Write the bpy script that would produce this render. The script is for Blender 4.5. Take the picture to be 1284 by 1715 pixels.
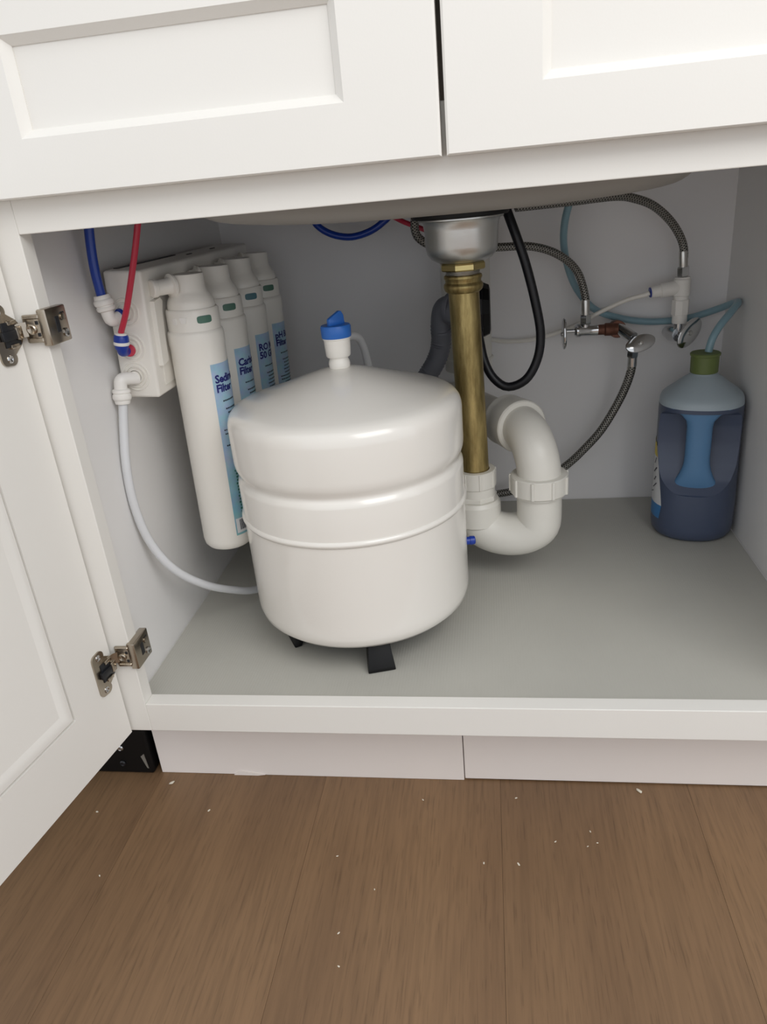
import bpy, bmesh, math, random
from mathutils import Vector, Matrix

# ------------------------------------------------------------------ camera, light, exposure
scene = bpy.context.scene
COL = scene.collection
for o in list(bpy.data.objects):
    bpy.data.objects.remove(o)

cam_data = bpy.data.cameras.new('camera')
cam = bpy.data.objects.new('camera', cam_data)
COL.objects.link(cam)
cam.location = (0.4011, -0.6329, 0.6856)
cam.rotation_euler = (math.radians(66.345), math.radians(4.978), math.radians(7.215))
cam_data.sensor_fit = 'HORIZONTAL'
cam_data.sensor_width = 36.0
cam_data.lens = 36.0 * 1223.7 / 1284.0
cam_data.clip_start = 0.01
cam_data.clip_end = 50
scene.camera = cam

world = bpy.data.worlds.new('World')
scene.world = world
world.use_nodes = True
world.node_tree.nodes['Background'].inputs[0].default_value = (0.93, 0.96, 1.0, 1)
world.node_tree.nodes['Background'].inputs[1].default_value = 0.98

wl = bpy.data.lights.new('window_light', 'AREA')
wl.shape = 'RECTANGLE'
wl.size, wl.size_y = 1.1, 1.0
wl.energy = 14.0
wl.color = (1.0, 0.985, 0.96)
wlo = bpy.data.objects.new('window_light', wl)
COL.objects.link(wlo)
wlo.location = (1.20, -1.08, 1.68)
wlo.rotation_euler = (Vector((0.35, 0.1, 0.55)) - Vector(wlo.location)).to_track_quat('-Z', 'Y').to_euler()

scene.view_settings.view_transform = 'Standard'
scene.view_settings.look = 'None'
scene.view_settings.gamma = 1
scene.view_settings.use_curve_mapping = False
scene.view_settings.exposure = 0.10

random.seed(7)
PI = math.pi

# ------------------------------------------------------------------ materials
def lin(h):
    h = h.lstrip('#')
    c = [int(h[i:i + 2], 16) / 255 for i in (0, 2, 4)]
    return tuple((v / 12.92 if v <= 0.04045 else ((v + 0.055) / 1.055) ** 2.4) for v in c) + (1,)

def base(name):
    m = bpy.data.materials.new(name)
    m.use_nodes = True
    nt = m.node_tree
    return m, nt, nt.nodes['Principled BSDF']

def node(nt, t, **kw):
    n = nt.nodes.new(t)
    for k, v in kw.items():
        if k in n.inputs:
            n.inputs[k].default_value = v
        else:
            setattr(n, k, v)
    return n

def mat(name, col, rough=0.5, metal=0.0, var=0.04, scale=30.0, bump=0.0, bscale=200.0, coat=0.0, stretch=(1, 1, 1), spec=0.5, sss=0.0, trans=0.0):
    """principled colour with a small procedural variation and optional fine relief"""
    m, nt, b = base(name)
    tc = node(nt, 'ShaderNodeTexCoord')
    mp = node(nt, 'ShaderNodeMapping')
    mp.inputs['Scale'].default_value = stretch
    nt.links.new(tc.outputs['Object'], mp.inputs['Vector'])
    nz = node(nt, 'ShaderNodeTexNoise', Scale=scale, Detail=3.0)
    nt.links.new(mp.outputs[0], nz.inputs['Vector'])
    mx = node(nt, 'ShaderNodeMix', data_type='RGBA')
    c = lin(col) if isinstance(col, str) else tuple(col) + (1,)
    mx.inputs['A'].default_value = tuple(v * (1 - var) for v in c[:3]) + (1,)
    mx.inputs['B'].default_value = tuple(min(1, v * (1 + var)) for v in c[:3]) + (1,)
    nt.links.new(nz.outputs['Fac'], mx.inputs['Factor'])
    nt.links.new(mx.outputs['Result'], b.inputs['Base Color'])
    b.inputs['Roughness'].default_value = rough
    b.inputs['Metallic'].default_value = metal
    b.inputs['Coat Weight'].default_value = coat
    b.inputs['Coat Roughness'].default_value = 0.1
    b.inputs['Specular IOR Level'].default_value = spec
    b.inputs['Transmission Weight'].default_value = trans
    if sss:
        b.inputs['Subsurface Weight'].default_value = sss
        b.inputs['Subsurface Radius'].default_value = (0.01, 0.01, 0.012)
        b.inputs['Subsurface Scale'].default_value = 0.5
    if bump:
        n2 = node(nt, 'ShaderNodeTexNoise', Scale=bscale, Detail=2.0)
        nt.links.new(mp.outputs[0], n2.inputs['Vector'])
        bp = node(nt, 'ShaderNodeBump', Strength=bump, Distance=0.001)
        nt.links.new(n2.outputs['Fac'], bp.inputs['Height'])
        nt.links.new(bp.outputs[0], b.inputs['Normal'])
    return m

M = {}
M['paint'] = mat('white_cabinet_paint', '#E6E3DD', 0.42, var=0.012, scale=12, bump=0.05, bscale=500)
M['paint_door'] = M['paint']
M['melamine'] = mat('white_melamine', '#E8E6E4', 0.5, var=0.015, scale=8, bump=0.04, bscale=700)
M['melamine_back'] = mat('white_melamine_back', '#EAE8E8', 0.55, var=0.02, scale=6, bump=0.05, bscale=600)
M['toe'] = mat('toe_kick_vinyl', '#E9E1DB', 0.5, var=0.015, scale=20, bump=0.04, bscale=600)
M['tank'] = mat('tank_enamel', '#E6E2DB', 0.22, var=0.01, scale=10, coat=0.5)
M['plastic'] = mat('white_plastic', '#F0ECE4', 0.35, var=0.015, scale=40, coat=0.15)
M['plastic_fit'] = mat('white_fitting_plastic', '#F0EDE8', 0.38, var=0.015, scale=60)
M['pvc'] = mat('white_pvc', '#DBD8D0', 0.38, var=0.05, scale=18, bump=0.05, bscale=120)
M['blue_plastic'] = mat('blue_plastic', '#2B6BC0', 0.35, var=0.03)
M['dark_blue_plastic'] = mat('dark_blue_plastic', '#16389A', 0.35, var=0.03)
M['blue_tube'] = mat('blue_tube', '#1B3FA0', 0.3, var=0.03)
M['red_tube'] = mat('red_tube', '#C23048', 0.3, var=0.04)
M['white_tube'] = mat('milky_tube', '#D9DADC', 0.3, var=0.02, sss=0.2)
M['soap_tube'] = mat('pale_blue_tube', '#86A6B2', 0.28, var=0.05)
M['black_hose'] = mat('black_rubber', '#0B0C14', 0.4, var=0.1)
M['gray_hose'] = mat('grey_drain_hose', '#6A6C74', 0.5, var=0.05)
M['gasket'] = mat('black_gasket', '#0A0A0B', 0.6, var=0.1, bump=0.4, bscale=60)
M['black_plastic'] = mat('black_plastic', '#080809', 0.5, var=0.08, spec=0.3)
M['steel'] = mat('brushed_steel', '#D6D6D3', 0.36, metal=1.0, var=0.06, scale=12, stretch=(1, 1, 8), bump=0.06, bscale=90)
M['chrome'] = mat('chrome', '#C9CACB', 0.12, metal=1.0, var=0.03)
M['nickel'] = mat('hinge_nickel', '#B0A698', 0.24, metal=1.0, var=0.08, scale=40)
M['hinge_dark'] = mat('dark_plastic_hole_shade', '#15171C', 0.4)  # dark plastic links; also the shade of slots, recess and wall gap
M['zinc'] = mat('yellow_zinc', '#C3B27C', 0.28, metal=1.0, var=0.15, scale=60)
M['thread'] = mat('thread_steel', '#D2D0CC', 0.32, metal=1.0, var=0.05)
M['rust'] = mat('corroded_copper', '#6E4A3C', 0.5, metal=0.7, var=0.4, scale=120, bump=0.4, bscale=150)
M['olive'] = mat('olive_cap', '#66743F', 0.5, var=0.03)
M['bottle_blue'] = mat('blue_liquid_bottle', '#454F66', 0.4, var=0.03, scale=12, coat=0.1)
M['bottle_handle'] = mat('lit_blue_handle', '#5B86AF', 0.4, var=0.05, scale=14)  # paler than the body: light through the thin grip put in colour
M['bottle_clear'] = mat('frosted_bottle', '#A6B3BB', 0.38, var=0.03, scale=10)
M['label_white'] = mat('label_white', '#DADADB', 0.5, var=0.02)
M['label_blue'] = mat('label_blue', '#3E7CB4', 0.5, var=0.05)
M['label_yellow'] = mat('label_yellow', '#D9C24A', 0.5, var=0.05)
M['ink_navy'] = mat('ink_navy', '#1C1F6E', 0.5, var=0.02)
M['ink_dark'] = mat('ink_dark', '#2B2E3C', 0.5, var=0.02)
M['ink_green'] = mat('ink_green', '#2D6B5A', 0.5, var=0.02)
M['indicator'] = mat('green_indicator', '#4E7565', 0.4, var=0.05)
M['indicator_blue'] = mat('teal_indicator', '#4C7580', 0.4, var=0.05)
M['sink'] = mat('sink_underside', '#94918C', 0.45, var=0.06, scale=9, bump=0.08, bscale=300)
M['crumb'] = mat('crumb', '#D8D0BE', 0.7, var=0.1)
M['counter'] = mat('stone_counter', '#DEDCD8', 0.3, var=0.08, scale=6)
M['wall'] = mat('wall_paint', '#DEDCD8', 0.7, var=0.02, bump=0.1, bscale=300)
M['paper'] = mat('paper_scrap', '#77726A', 0.6, var=0.06)

def label_film():
    m, nt, b = base('pale_blue_label')
    tc = node(nt, 'ShaderNodeTexCoord')
    nz = node(nt, 'ShaderNodeTexNoise', Scale=70.0, Detail=4.0)
    nt.links.new(tc.outputs['Object'], nz.inputs['Vector'])
    sp = node(nt, 'ShaderNodeSeparateXYZ')
    nt.links.new(tc.outputs['Generated'], sp.inputs[0])
    r = node(nt, 'ShaderNodeValToRGB')
    r.color_ramp.elements[0].position = 0.0
    r.color_ramp.elements[0].color = lin('#7FB4BC')
    r.color_ramp.elements[1].position = 0.36
    r.color_ramp.elements[1].color = lin('#8CB2C6')
    e = r.color_ramp.elements.new(0.5)
    e.color = lin('#A5C3DA')
    nt.links.new(sp.outputs['Z'], r.inputs[0])
    mx = node(nt, 'ShaderNodeMix', data_type='RGBA', blend_type='SOFT_LIGHT')
    mx.inputs['Factor'].default_value = 0.6
    nt.links.new(r.outputs[0], mx.inputs['A'])
    nt.links.new(nz.outputs['Color'], mx.inputs['B'])
    nt.links.new(mx.outputs['Result'], b.inputs['Base Color'])
    b.inputs['Roughness'].default_value = 0.35
    return m
M['film'] = label_film()

def brass():
    m, nt, b = base('aged_brass')
    tc = node(nt, 'ShaderNodeTexCoord')
    mp = node(nt, 'ShaderNodeMapping')
    mp.inputs['Scale'].default_value = (1, 1, 0.16)
    nt.links.new(tc.outputs['Object'], mp.inputs['Vector'])
    n1 = node(nt, 'ShaderNodeTexNoise', Scale=90.0, Detail=6.0, Roughness=0.65)
    nt.links.new(mp.outputs[0], n1.inputs['Vector'])
    r = node(nt, 'ShaderNodeValToRGB')
    r.color_ramp.elements[0].position = 0.3
    r.color_ramp.elements[0].color = lin('#75643C')
    r.color_ramp.elements[1].position = 0.68
    r.color_ramp.elements[1].color = lin('#C6B27A')
    nt.links.new(n1.outputs['Fac'], r.inputs[0])
    nt.links.new(r.outputs[0], b.inputs['Base Color'])
    rr = node(nt, 'ShaderNodeMapRange')
    rr.inputs['To Min'].default_value = 0.5
    rr.inputs['To Max'].default_value = 0.28
    nt.links.new(n1.outputs['Fac'], rr.inputs['Value'])
    nt.links.new(rr.outputs[0], b.inputs['Roughness'])
    b.inputs['Metallic'].default_value = 0.85
    return m
M['brass'] = brass()

def braid():
    m, nt, b = base('braided_steel')
    tc = node(nt, 'ShaderNodeTexCoord')
    sp = node(nt, 'ShaderNodeSeparateXYZ')
    nt.links.new(tc.outputs['UV'], sp.inputs[0])
    waves = []
    for s in (1, -1):
        a = node(nt, 'ShaderNodeMath', operation='MULTIPLY')
        nt.links.new(sp.outputs['X'], a.inputs[0]); a.inputs[1].default_value = 1500
        c = node(nt, 'ShaderNodeMath', operation='MULTIPLY')
        nt.links.new(sp.outputs['Y'], c.inputs[0]); c.inputs[1].default_value = s * 2 * PI * 6
        d = node(nt, 'ShaderNodeMath', operation='ADD')
        nt.links.new(a.outputs[0], d.inputs[0]); nt.links.new(c.outputs[0], d.inputs[1])
        e = node(nt, 'ShaderNodeMath', operation='SINE')
        nt.links.new(d.outputs[0], e.inputs[0])
        waves.append(e)
    mxx = node(nt, 'ShaderNodeMath', operation='MAXIMUM')
    nt.links.new(waves[0].outputs[0], mxx.inputs[0]); nt.links.new(waves[1].outputs[0], mxx.inputs[1])
    r = node(nt, 'ShaderNodeValToRGB')
    r.color_ramp.elements[0].position = 0.05
    r.color_ramp.elements[0].color = lin('#3C3A38')
    r.color_ramp.elements[1].position = 0.8
    r.color_ramp.elements[1].color = lin('#A5A29C')
    nt.links.new(mxx.outputs[0], r.inputs[0])
    nt.links.new(r.outputs[0], b.inputs['Base Color'])
    bp = node(nt, 'ShaderNodeBump', Strength=0.5, Distance=0.0006)
    nt.links.new(mxx.outputs[0], bp.inputs['Height'])
    nt.links.new(bp.outputs[0], b.inputs['Normal'])
    b.inputs['Metallic'].default_value = 0.8
    b.inputs['Roughness'].default_value = 0.4
    return m
M['braid'] = braid()

def wood():
    m, nt, b = base('oak_floor')
    tc = node(nt, 'ShaderNodeTexCoord')
    oi = node(nt, 'ShaderNodeObjectInfo')
    off = node(nt, 'ShaderNodeVectorMath', operation='ADD')
    mul = node(nt, 'ShaderNodeVectorMath', operation='SCALE')
    cmb = node(nt, 'ShaderNodeCombineXYZ')
    nt.links.new(oi.outputs['Random'], cmb.inputs[0]); nt.links.new(oi.outputs['Random'], cmb.inputs[1])
    nt.links.new(cmb.outputs[0], mul.inputs[0]); mul.inputs['Scale'].default_value = 13.0
    nt.links.new(tc.outputs['Object'], off.inputs[0]); nt.links.new(mul.outputs[0], off.inputs[1])
    def noise(scale, st, detail=4.0, dist=0.0):
        mp = node(nt, 'ShaderNodeMapping')
        mp.inputs['Scale'].default_value = st
        nt.links.new(off.outputs[0], mp.inputs['Vector'])
        n = node(nt, 'ShaderNodeTexNoise', Scale=scale, Detail=detail, Distortion=dist)
        nt.links.new(mp.outputs[0], n.inputs['Vector'])
        return n
    broad = noise(9.0, (1, 0.12, 1), 3.0, 0.6)
    fine = noise(260.0, (1, 0.035, 1), 3.0, 0.1)
    pores = noise(620.0, (1, 0.045, 1), 1.0)
    # cathedral figure: distorted rings stretched along the plank
    mpw = node(nt, 'ShaderNodeMapping')
    mpw.inputs['Scale'].default_value = (1, 0.09, 1)
    nt.links.new(off.outputs[0], mpw.inputs['Vector'])
    wv = node(nt, 'ShaderNodeTexNoise', Scale=14.0, Detail=2.0, Distortion=1.2)
    nt.links.new(mpw.outputs[0], wv.inputs['Vector'])
    wm = node(nt, 'ShaderNodeMath', operation='MULTIPLY'); wm.inputs[1].default_value = 60.0
    nt.links.new(wv.outputs['Fac'], wm.inputs[0])
    ws = node(nt, 'ShaderNodeMath', operation='SINE')
    nt.links.new(wm.outputs[0], ws.inputs[0])
    r = node(nt, 'ShaderNodeValToRGB')
    r.color_ramp.elements[0].position = 0.28
    r.color_ramp.elements[0].color = lin('#745940')
    r.color_ramp.elements[1].position = 0.74
    r.color_ramp.elements[1].color = lin('#8A6C4E')
    nt.links.new(broad.outputs['Fac'], r.inputs[0])
    def mult(a, fac_out, lo, hi, dark):
        mr = node(nt, 'ShaderNodeMapRange')
        mr.inputs['From Min'].default_value = lo; mr.inputs['From Max'].default_value = hi
        mr.inputs['To Min'].default_value = dark; mr.inputs['To Max'].default_value = 1.0
        nt.links.new(fac_out, mr.inputs['Value'])
        mm = node(nt, 'ShaderNodeMix', data_type='RGBA', blend_type='MULTIPLY')
        mm.inputs['Factor'].default_value = 1.0
        nt.links.new(a, mm.inputs['A'])
        cc = node(nt, 'ShaderNodeCombineColor')
        for i in range(3):
            nt.links.new(mr.outputs[0], cc.inputs[i])
        nt.links.new(cc.outputs[0], mm.inputs['B'])
        return mm.outputs['Result']
    c = mult(r.outputs[0], fine.outputs['Fac'], 0.3, 0.55, 0.86)
    c = mult(c, pores.outputs['Fac'], 0.30, 0.40, 0.80)
    c = mult(c, ws.outputs[0], -1.0, 0.2, 0.94)
    hs = node(nt, 'ShaderNodeHueSaturation')
    vr = node(nt, 'ShaderNodeMapRange')
    vr.inputs['To Min'].default_value = 0.95; vr.inputs['To Max'].default_value = 1.04
    nt.links.new(oi.outputs['Random'], vr.inputs['Value'])
    nt.links.new(vr.outputs[0], hs.inputs['Value'])
    nt.links.new(c, hs.inputs['Color'])
    nt.links.new(hs.outputs[0], b.inputs['Base Color'])
    b.inputs['Roughness'].default_value = 0.5
    bp = node(nt, 'ShaderNodeBump', Strength=0.12, Distance=0.001)
    nt.links.new(fine.outputs['Fac'], bp.inputs['Height'])
    nt.links.new(bp.outputs[0], b.inputs['Normal'])
    return m
M['wood'] = wood()

def liner():
    m, nt, b = base('ribbed_shelf_liner')
    tc = node(nt, 'ShaderNodeTexCoord')
    wv = node(nt, 'ShaderNodeTexWave', Scale=95.0, bands_direction='X')
    nt.links.new(tc.outputs['Object'], wv.inputs['Vector'])
    nz = node(nt, 'ShaderNodeTexNoise', Scale=7.0, Detail=4.0)
    nt.links.new(tc.outputs['Object'], nz.inputs['Vector'])
    mx = node(nt, 'ShaderNodeMix', data_type='RGBA')
    mx.inputs['A'].default_value = lin('#B4B2AA'); mx.inputs['B'].default_value = lin('#BFBDB4')
    nt.links.new(nz.outputs['Fac'], mx.inputs['Factor'])
    nt.links.new(mx.outputs['Result'], b.inputs['Base Color'])
    b.inputs['Roughness'].default_value = 0.42
    bp = node(nt, 'ShaderNodeBump', Strength=0.12, Distance=0.0006)
    nt.links.new(wv.outputs['Fac'], bp.inputs['Height'])
    nt.links.new(bp.outputs[0], b.inputs['Normal'])
    return m
M['liner'] = liner()

# ------------------------------------------------------------------ mesh helpers
WLOC = {}

class MB:
    """collects shapes in world coordinates; build() links them as ONE mesh object"""
    def __init__(s):
        s.v, s.f, s.uv = [], [], {}
    def add(s, vs, fs, xf=None):
        o = len(s.v)
        s.v += [tuple(xf @ Vector(p)) if xf else tuple(p) for p in vs]
        s.f += [tuple(i + o for i in f) for f in fs]
        return s
    def box(s, x0, x1, y0, y1, z0, z1, bev=0.0, seg=2, xf=None):
        x0, x1 = sorted((x0, x1)); y0, y1 = sorted((y0, y1)); z0, z1 = sorted((z0, z1))
        bm = bmesh.new()
        vs = [bm.verts.new(p) for p in ((x0, y0, z0), (x1, y0, z0), (x1, y1, z0), (x0, y1, z0), (x0, y0, z1), (x1, y0, z1), (x1, y1, z1), (x0, y1, z1))]
        for f in ((0, 3, 2, 1), (4, 5, 6, 7), (0, 1, 5, 4), (1, 2, 6, 5), (2, 3, 7, 6), (3, 0, 4, 7)):
            bm.faces.new([vs[i] for i in f])
        if bev:
            bmesh.ops.bevel(bm, geom=bm.edges[:], offset=bev, segments=seg, profile=0.5, affect='EDGES')
        s.addbm(bm, xf)
        return s
    def addbm(s, bm, xf=None):
        bm.verts.index_update()
        s.add([v.co[:] for v in bm.verts], [[v.index for v in f.verts] for f in bm.faces], xf)
        bm.free()
    def lathe(s, prof, xf=None, seg=40, ring=False):
        """prof: (r, z) from bottom to top around local z; poly gives hex etc. via seg"""
        vs, fs, rings = [], [], []
        for r, z in prof:
            if r < 1e-6:
                rings.append([len(vs)]); vs.append((0, 0, z))
            else:
                k = len(vs)
                for i in range(seg):
                    a = 2 * PI * i / seg
                    vs.append((r * math.cos(a), r * math.sin(a), z))
                rings.append(list(range(k, k + seg)))
        for a, b in zip(rings, rings[1:]):
            for i in range(seg):
                j = (i + 1) % seg
                if len(a) == 1 and len(b) == 1: continue
                if len(a) == 1: fs.append((a[0], b[j], b[i]))
                elif len(b) == 1: fs.append((a[i], a[j], b[0]))
                else: fs.append((a[i], a[j], b[j], b[i]))
        if ring:
            a, b = rings[-1], rings[0]
            fs += [(a[i], a[(i + 1) % seg], b[(i + 1) % seg], b[i]) for i in range(seg)]
        else:
            if len(rings[0]) > 1: fs.append(tuple(reversed(rings[0])))
            if len(rings[-1]) > 1: fs.append(tuple(rings[-1]))
        return s.add(vs, fs, xf)
    def tube(s, pts, r, seg=14, n=None, smooth=True, rf=None, caps=True):
        P = spline(pts, n) if smooth else [Vector(p) for p in pts]
        o = len(s.v)
        T = []
        for i in range(len(P)):
            t = (P[min(i + 1, len(P) - 1)] - P[max(i - 1, 0)])
            T.append(t.normalized())
        up = Vector((0, 0, 1)) if abs(T[0].z) < 0.9 else Vector((1, 0, 0))
        N = (up - T[0] * up.dot(T[0])).normalized()
        L = 0
        for i, p in enumerate(P):
            if i:
                N = (N - T[i] * N.dot(T[i])).normalized()
                L += (p - P[i - 1]).length
            B = T[i].cross(N)
            rr = (rf(L, i / (len(P) - 1)) if rf else (r[i] if isinstance(r, (list, tuple)) else r))
            for k in range(seg):
                a = 2 * PI * k / seg
                s.uv[len(s.v)] = (L, k / seg)
                s.v.append(tuple(p + (N * math.cos(a) + B * math.sin(a)) * rr))
        for i in range(len(P) - 1):
            for k in range(seg):
                j = (k + 1) % seg
                s.f.append((o + i * seg + k, o + (i + 1) * seg + k, o + (i + 1) * seg + j, o + i * seg + j))
        if caps:
            s.f.append(tuple(o + k for k in range(seg)))
            s.f.append(tuple(o + (len(P) - 1) * seg + k for k in reversed(range(seg))))
        return s
    def prism(s, poly, d0, d1, fn):
        """poly: 2-D points; fn(u, v, d) -> world point; extruded from d0 to d1"""
        n = len(poly)
        vs = [fn(u, v, d0) for u, v in poly] + [fn(u, v, d1) for u, v in poly]
        fs = [tuple(reversed(range(n))), tuple(range(n, 2 * n))]
        fs += [(i, (i + 1) % n, n + (i + 1) % n, n + i) for i in range(n)]
        return s.add(vs, fs)
    def build(s, name, m, parent=None, smooth=40, kind=None):
        xs = [p[0] for p in s.v]; ys = [p[1] for p in s.v]; zs = [p[2] for p in s.v]
        c = Vector(((min(xs) + max(xs)) / 2, (min(ys) + max(ys)) / 2, min(zs)))
        me = bpy.data.meshes.new(name)
        me.from_pydata([tuple(Vector(p) - c) for p in s.v], [], s.f)
        if s.uv:
            ul = me.uv_layers.new(name='UVMap')
            for lp in me.loops:
                if lp.vertex_index in s.uv:
                    ul.data[lp.index].uv = s.uv[lp.vertex_index]
            for pl in me.polygons:
                ids = list(pl.loop_indices)
                us = [ul.data[i].uv[1] for i in ids]
                if len(ids) == 4 and max(us) - min(us) > 0.5:
                    for i in ids:
                        if ul.data[i].uv[1] < 0.5: ul.data[i].uv[1] += 1
        bm = bmesh.new(); bm.from_mesh(me)
        bmesh.ops.recalc_face_normals(bm, faces=bm.faces[:])
        bm.to_mesh(me); bm.free()
        me.materials.append(M[m] if isinstance(m, str) else m)
        if smooth:
            me.polygons.foreach_set('use_smooth', [True] * len(me.polygons))
            me.set_sharp_from_angle(angle=math.radians(smooth))
        o = bpy.data.objects.new(name, me)
        COL.objects.link(o)
        attach(o, c, parent)
        if kind: o['kind'] = kind
        return o

def attach(o, c, parent):
    WLOC[o.name] = Vector(c)
    o.location = Vector(c) - (WLOC[parent.name] if parent else Vector((0, 0, 0)))
    if parent: o.parent = parent

def spline(pts, n=None):
    P = [Vector(p) for p in pts]
    if len(P) == 2:
        n = n or 2
        return [P[0].lerp(P[1], i / (n - 1)) for i in range(n)]
    # Catmull-Rom, centripetal-ish through all points, resampled evenly
    E = [P[0] * 2 - P[1]] + P + [P[-1] * 2 - P[-2]]
    out = []
    for i in range(1, len(E) - 2):
        a, b, c, d = E[i - 1], E[i], E[i + 1], E[i + 2]
        for k in range(24):
            t = k / 24
            out.append(0.5 * ((2 * b) + (c - a) * t + (2 * a - 5 * b + 4 * c - d) * t * t + (3 * b - a - 3 * c + d) * t ** 3))
    out.append(P[-1])
    L = [0]
    for p, q in zip(out, out[1:]): L.append(L[-1] + (q - p).length)
    n = n or max(12, int(L[-1] / 0.006))
    res, j = [], 0
    for i in range(n):
        t = L[-1] * i / (n - 1)
        while j < len(L) - 2 and L[j + 1] < t: j += 1
        w = (t - L[j]) / max(1e-9, L[j + 1] - L[j])
        res.append(out[j].lerp(out[j + 1], min(1, max(0, w))))
    return res

def thing(name, label, cat, loc, group=None):
    o = bpy.data.objects.new(name, None)
    o.empty_display_size = 0.05
    COL.objects.link(o)
    attach(o, loc, None)
    return tag(o, label, cat, group)

def tag(o, label=None, cat=None, group=None):
    if label: o['label'] = label
    if cat: o['category'] = cat
    if group: o['group'] = group
    return o

def along(p, d, roll=0.0):
    """matrix whose local z runs along d, origin p"""
    q = Vector(d).normalized().to_track_quat('Z', 'Y')
    return Matrix.Translation(Vector(p)) @ q.to_matrix().to_4x4() @ Matrix.Rotation(roll, 4, 'Z')

# ------------------------------------------------------------------ main dimensions (metres)
XL, XR, D = -0.0203, 0.7613, 0.575          # inner faces of the cabinet sides, back
ZF, ZR, ZB, ZT = 0.1659, 0.1736, 0.1358, 0.6790   # inner floor, bottom rail top / bottom, opening top
XO = 0.743                                   # right edge of the opening
YK = 0.075                                   # toe kick recess

# ------------------------------------------------------------------ the setting
floor = bpy.data.objects.new('floor', None)
COL.objects.link(floor); attach(floor, (0.3, -0.5, 0), None)
floor['kind'] = 'structure'
PW = 0.2225
for k in range(-7, 9):
    x0 = -0.046 + PW * k
    MB().box(x0 + 0.00014, x0 + PW - 0.00014, -2.2, 0.62, -0.014, 0.0).build('plank', 'wood', floor, smooth=0)
MB().box(-1.65, 2.05, -2.25, 0.66, -0.03, -0.0145).build('seam_backing', 'black_hose', floor, 0)  # black slab added to keep world light out of the plank seams
wb = MB().box(-1.6, 1.9, 0.62, 0.68, -0.014, 2.4).build('wall_back', 'wall', None, 0, 'structure')

# ------------------------------------------------------------------ cabinet
cab = thing('sink_base_cabinet', 'white painted sink base cabinet with its left door swung open', 'cabinet', (0.37, 0.3, 0))
def part(name, m, parent, *b, bev=0.0008, smooth=0):
    return MB().box(*b, bev, 2).build(name, m, parent, smooth)
part('stile', 'paint', cab, -0.045, 0, 0, 0.019, ZB, 0.875)
part('stile', 'paint', cab, XO, XO + 0.045, 0, 0.019, ZB, 0.875)
part('top_rail', 'paint', cab, 0, XO, 0, 0.019, ZT, 0.745)
part('upper_rail', 'paint', cab, 0, XO, 0, 0.019, 0.835, 0.875)
part('bottom_rail', 'paint', cab, 0, XO, 0, 0.019, ZB, ZR)
for xa, xb in ((-0.045, XL), (XR, XR + 0.0247)):
    MB().prism([(0.019, ZB), (YK + 0.014, ZB), (YK + 0.014, 0.0), (0.60, 0.0), (0.60, 0.875), (0.019, 0.875)], xa, xb, lambda u, v, d: (d, u, v)).build('side_panel', 'melamine', cab, 0)
part('back_panel', 'melamine_back', cab, XL, XR, D, D + 0.008, 0.05, 0.875, bev=0.0004)
part('bottom_panel', 'melamine', cab, XL, XR, 0.019, D, ZF - 0.016, ZF, bev=0.0004)
part('toe_kick_board', 'toe', cab, -0.049, 0.3545, YK, YK + 0.012, 0.0, 0.150)
part('toe_kick_board', 'toe', cab, 0.3555, 0.7860, YK + 0.001, YK + 0.013, 0.002, 0.150)
# loose vinyl sliver lifting from the bottom edge of the toe kick
MB().prism([(0.052, 0.0), (0.060, 0.0062), (0.0655, 0.0068), (0.074, 0.005), (0.095, 0.0015), (0.085, 0.0)], 0.0735, 0.0749, lambda u, v, d: (u, d, v)).build('vinyl_sliver', 'toe', cab, 0)

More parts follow.
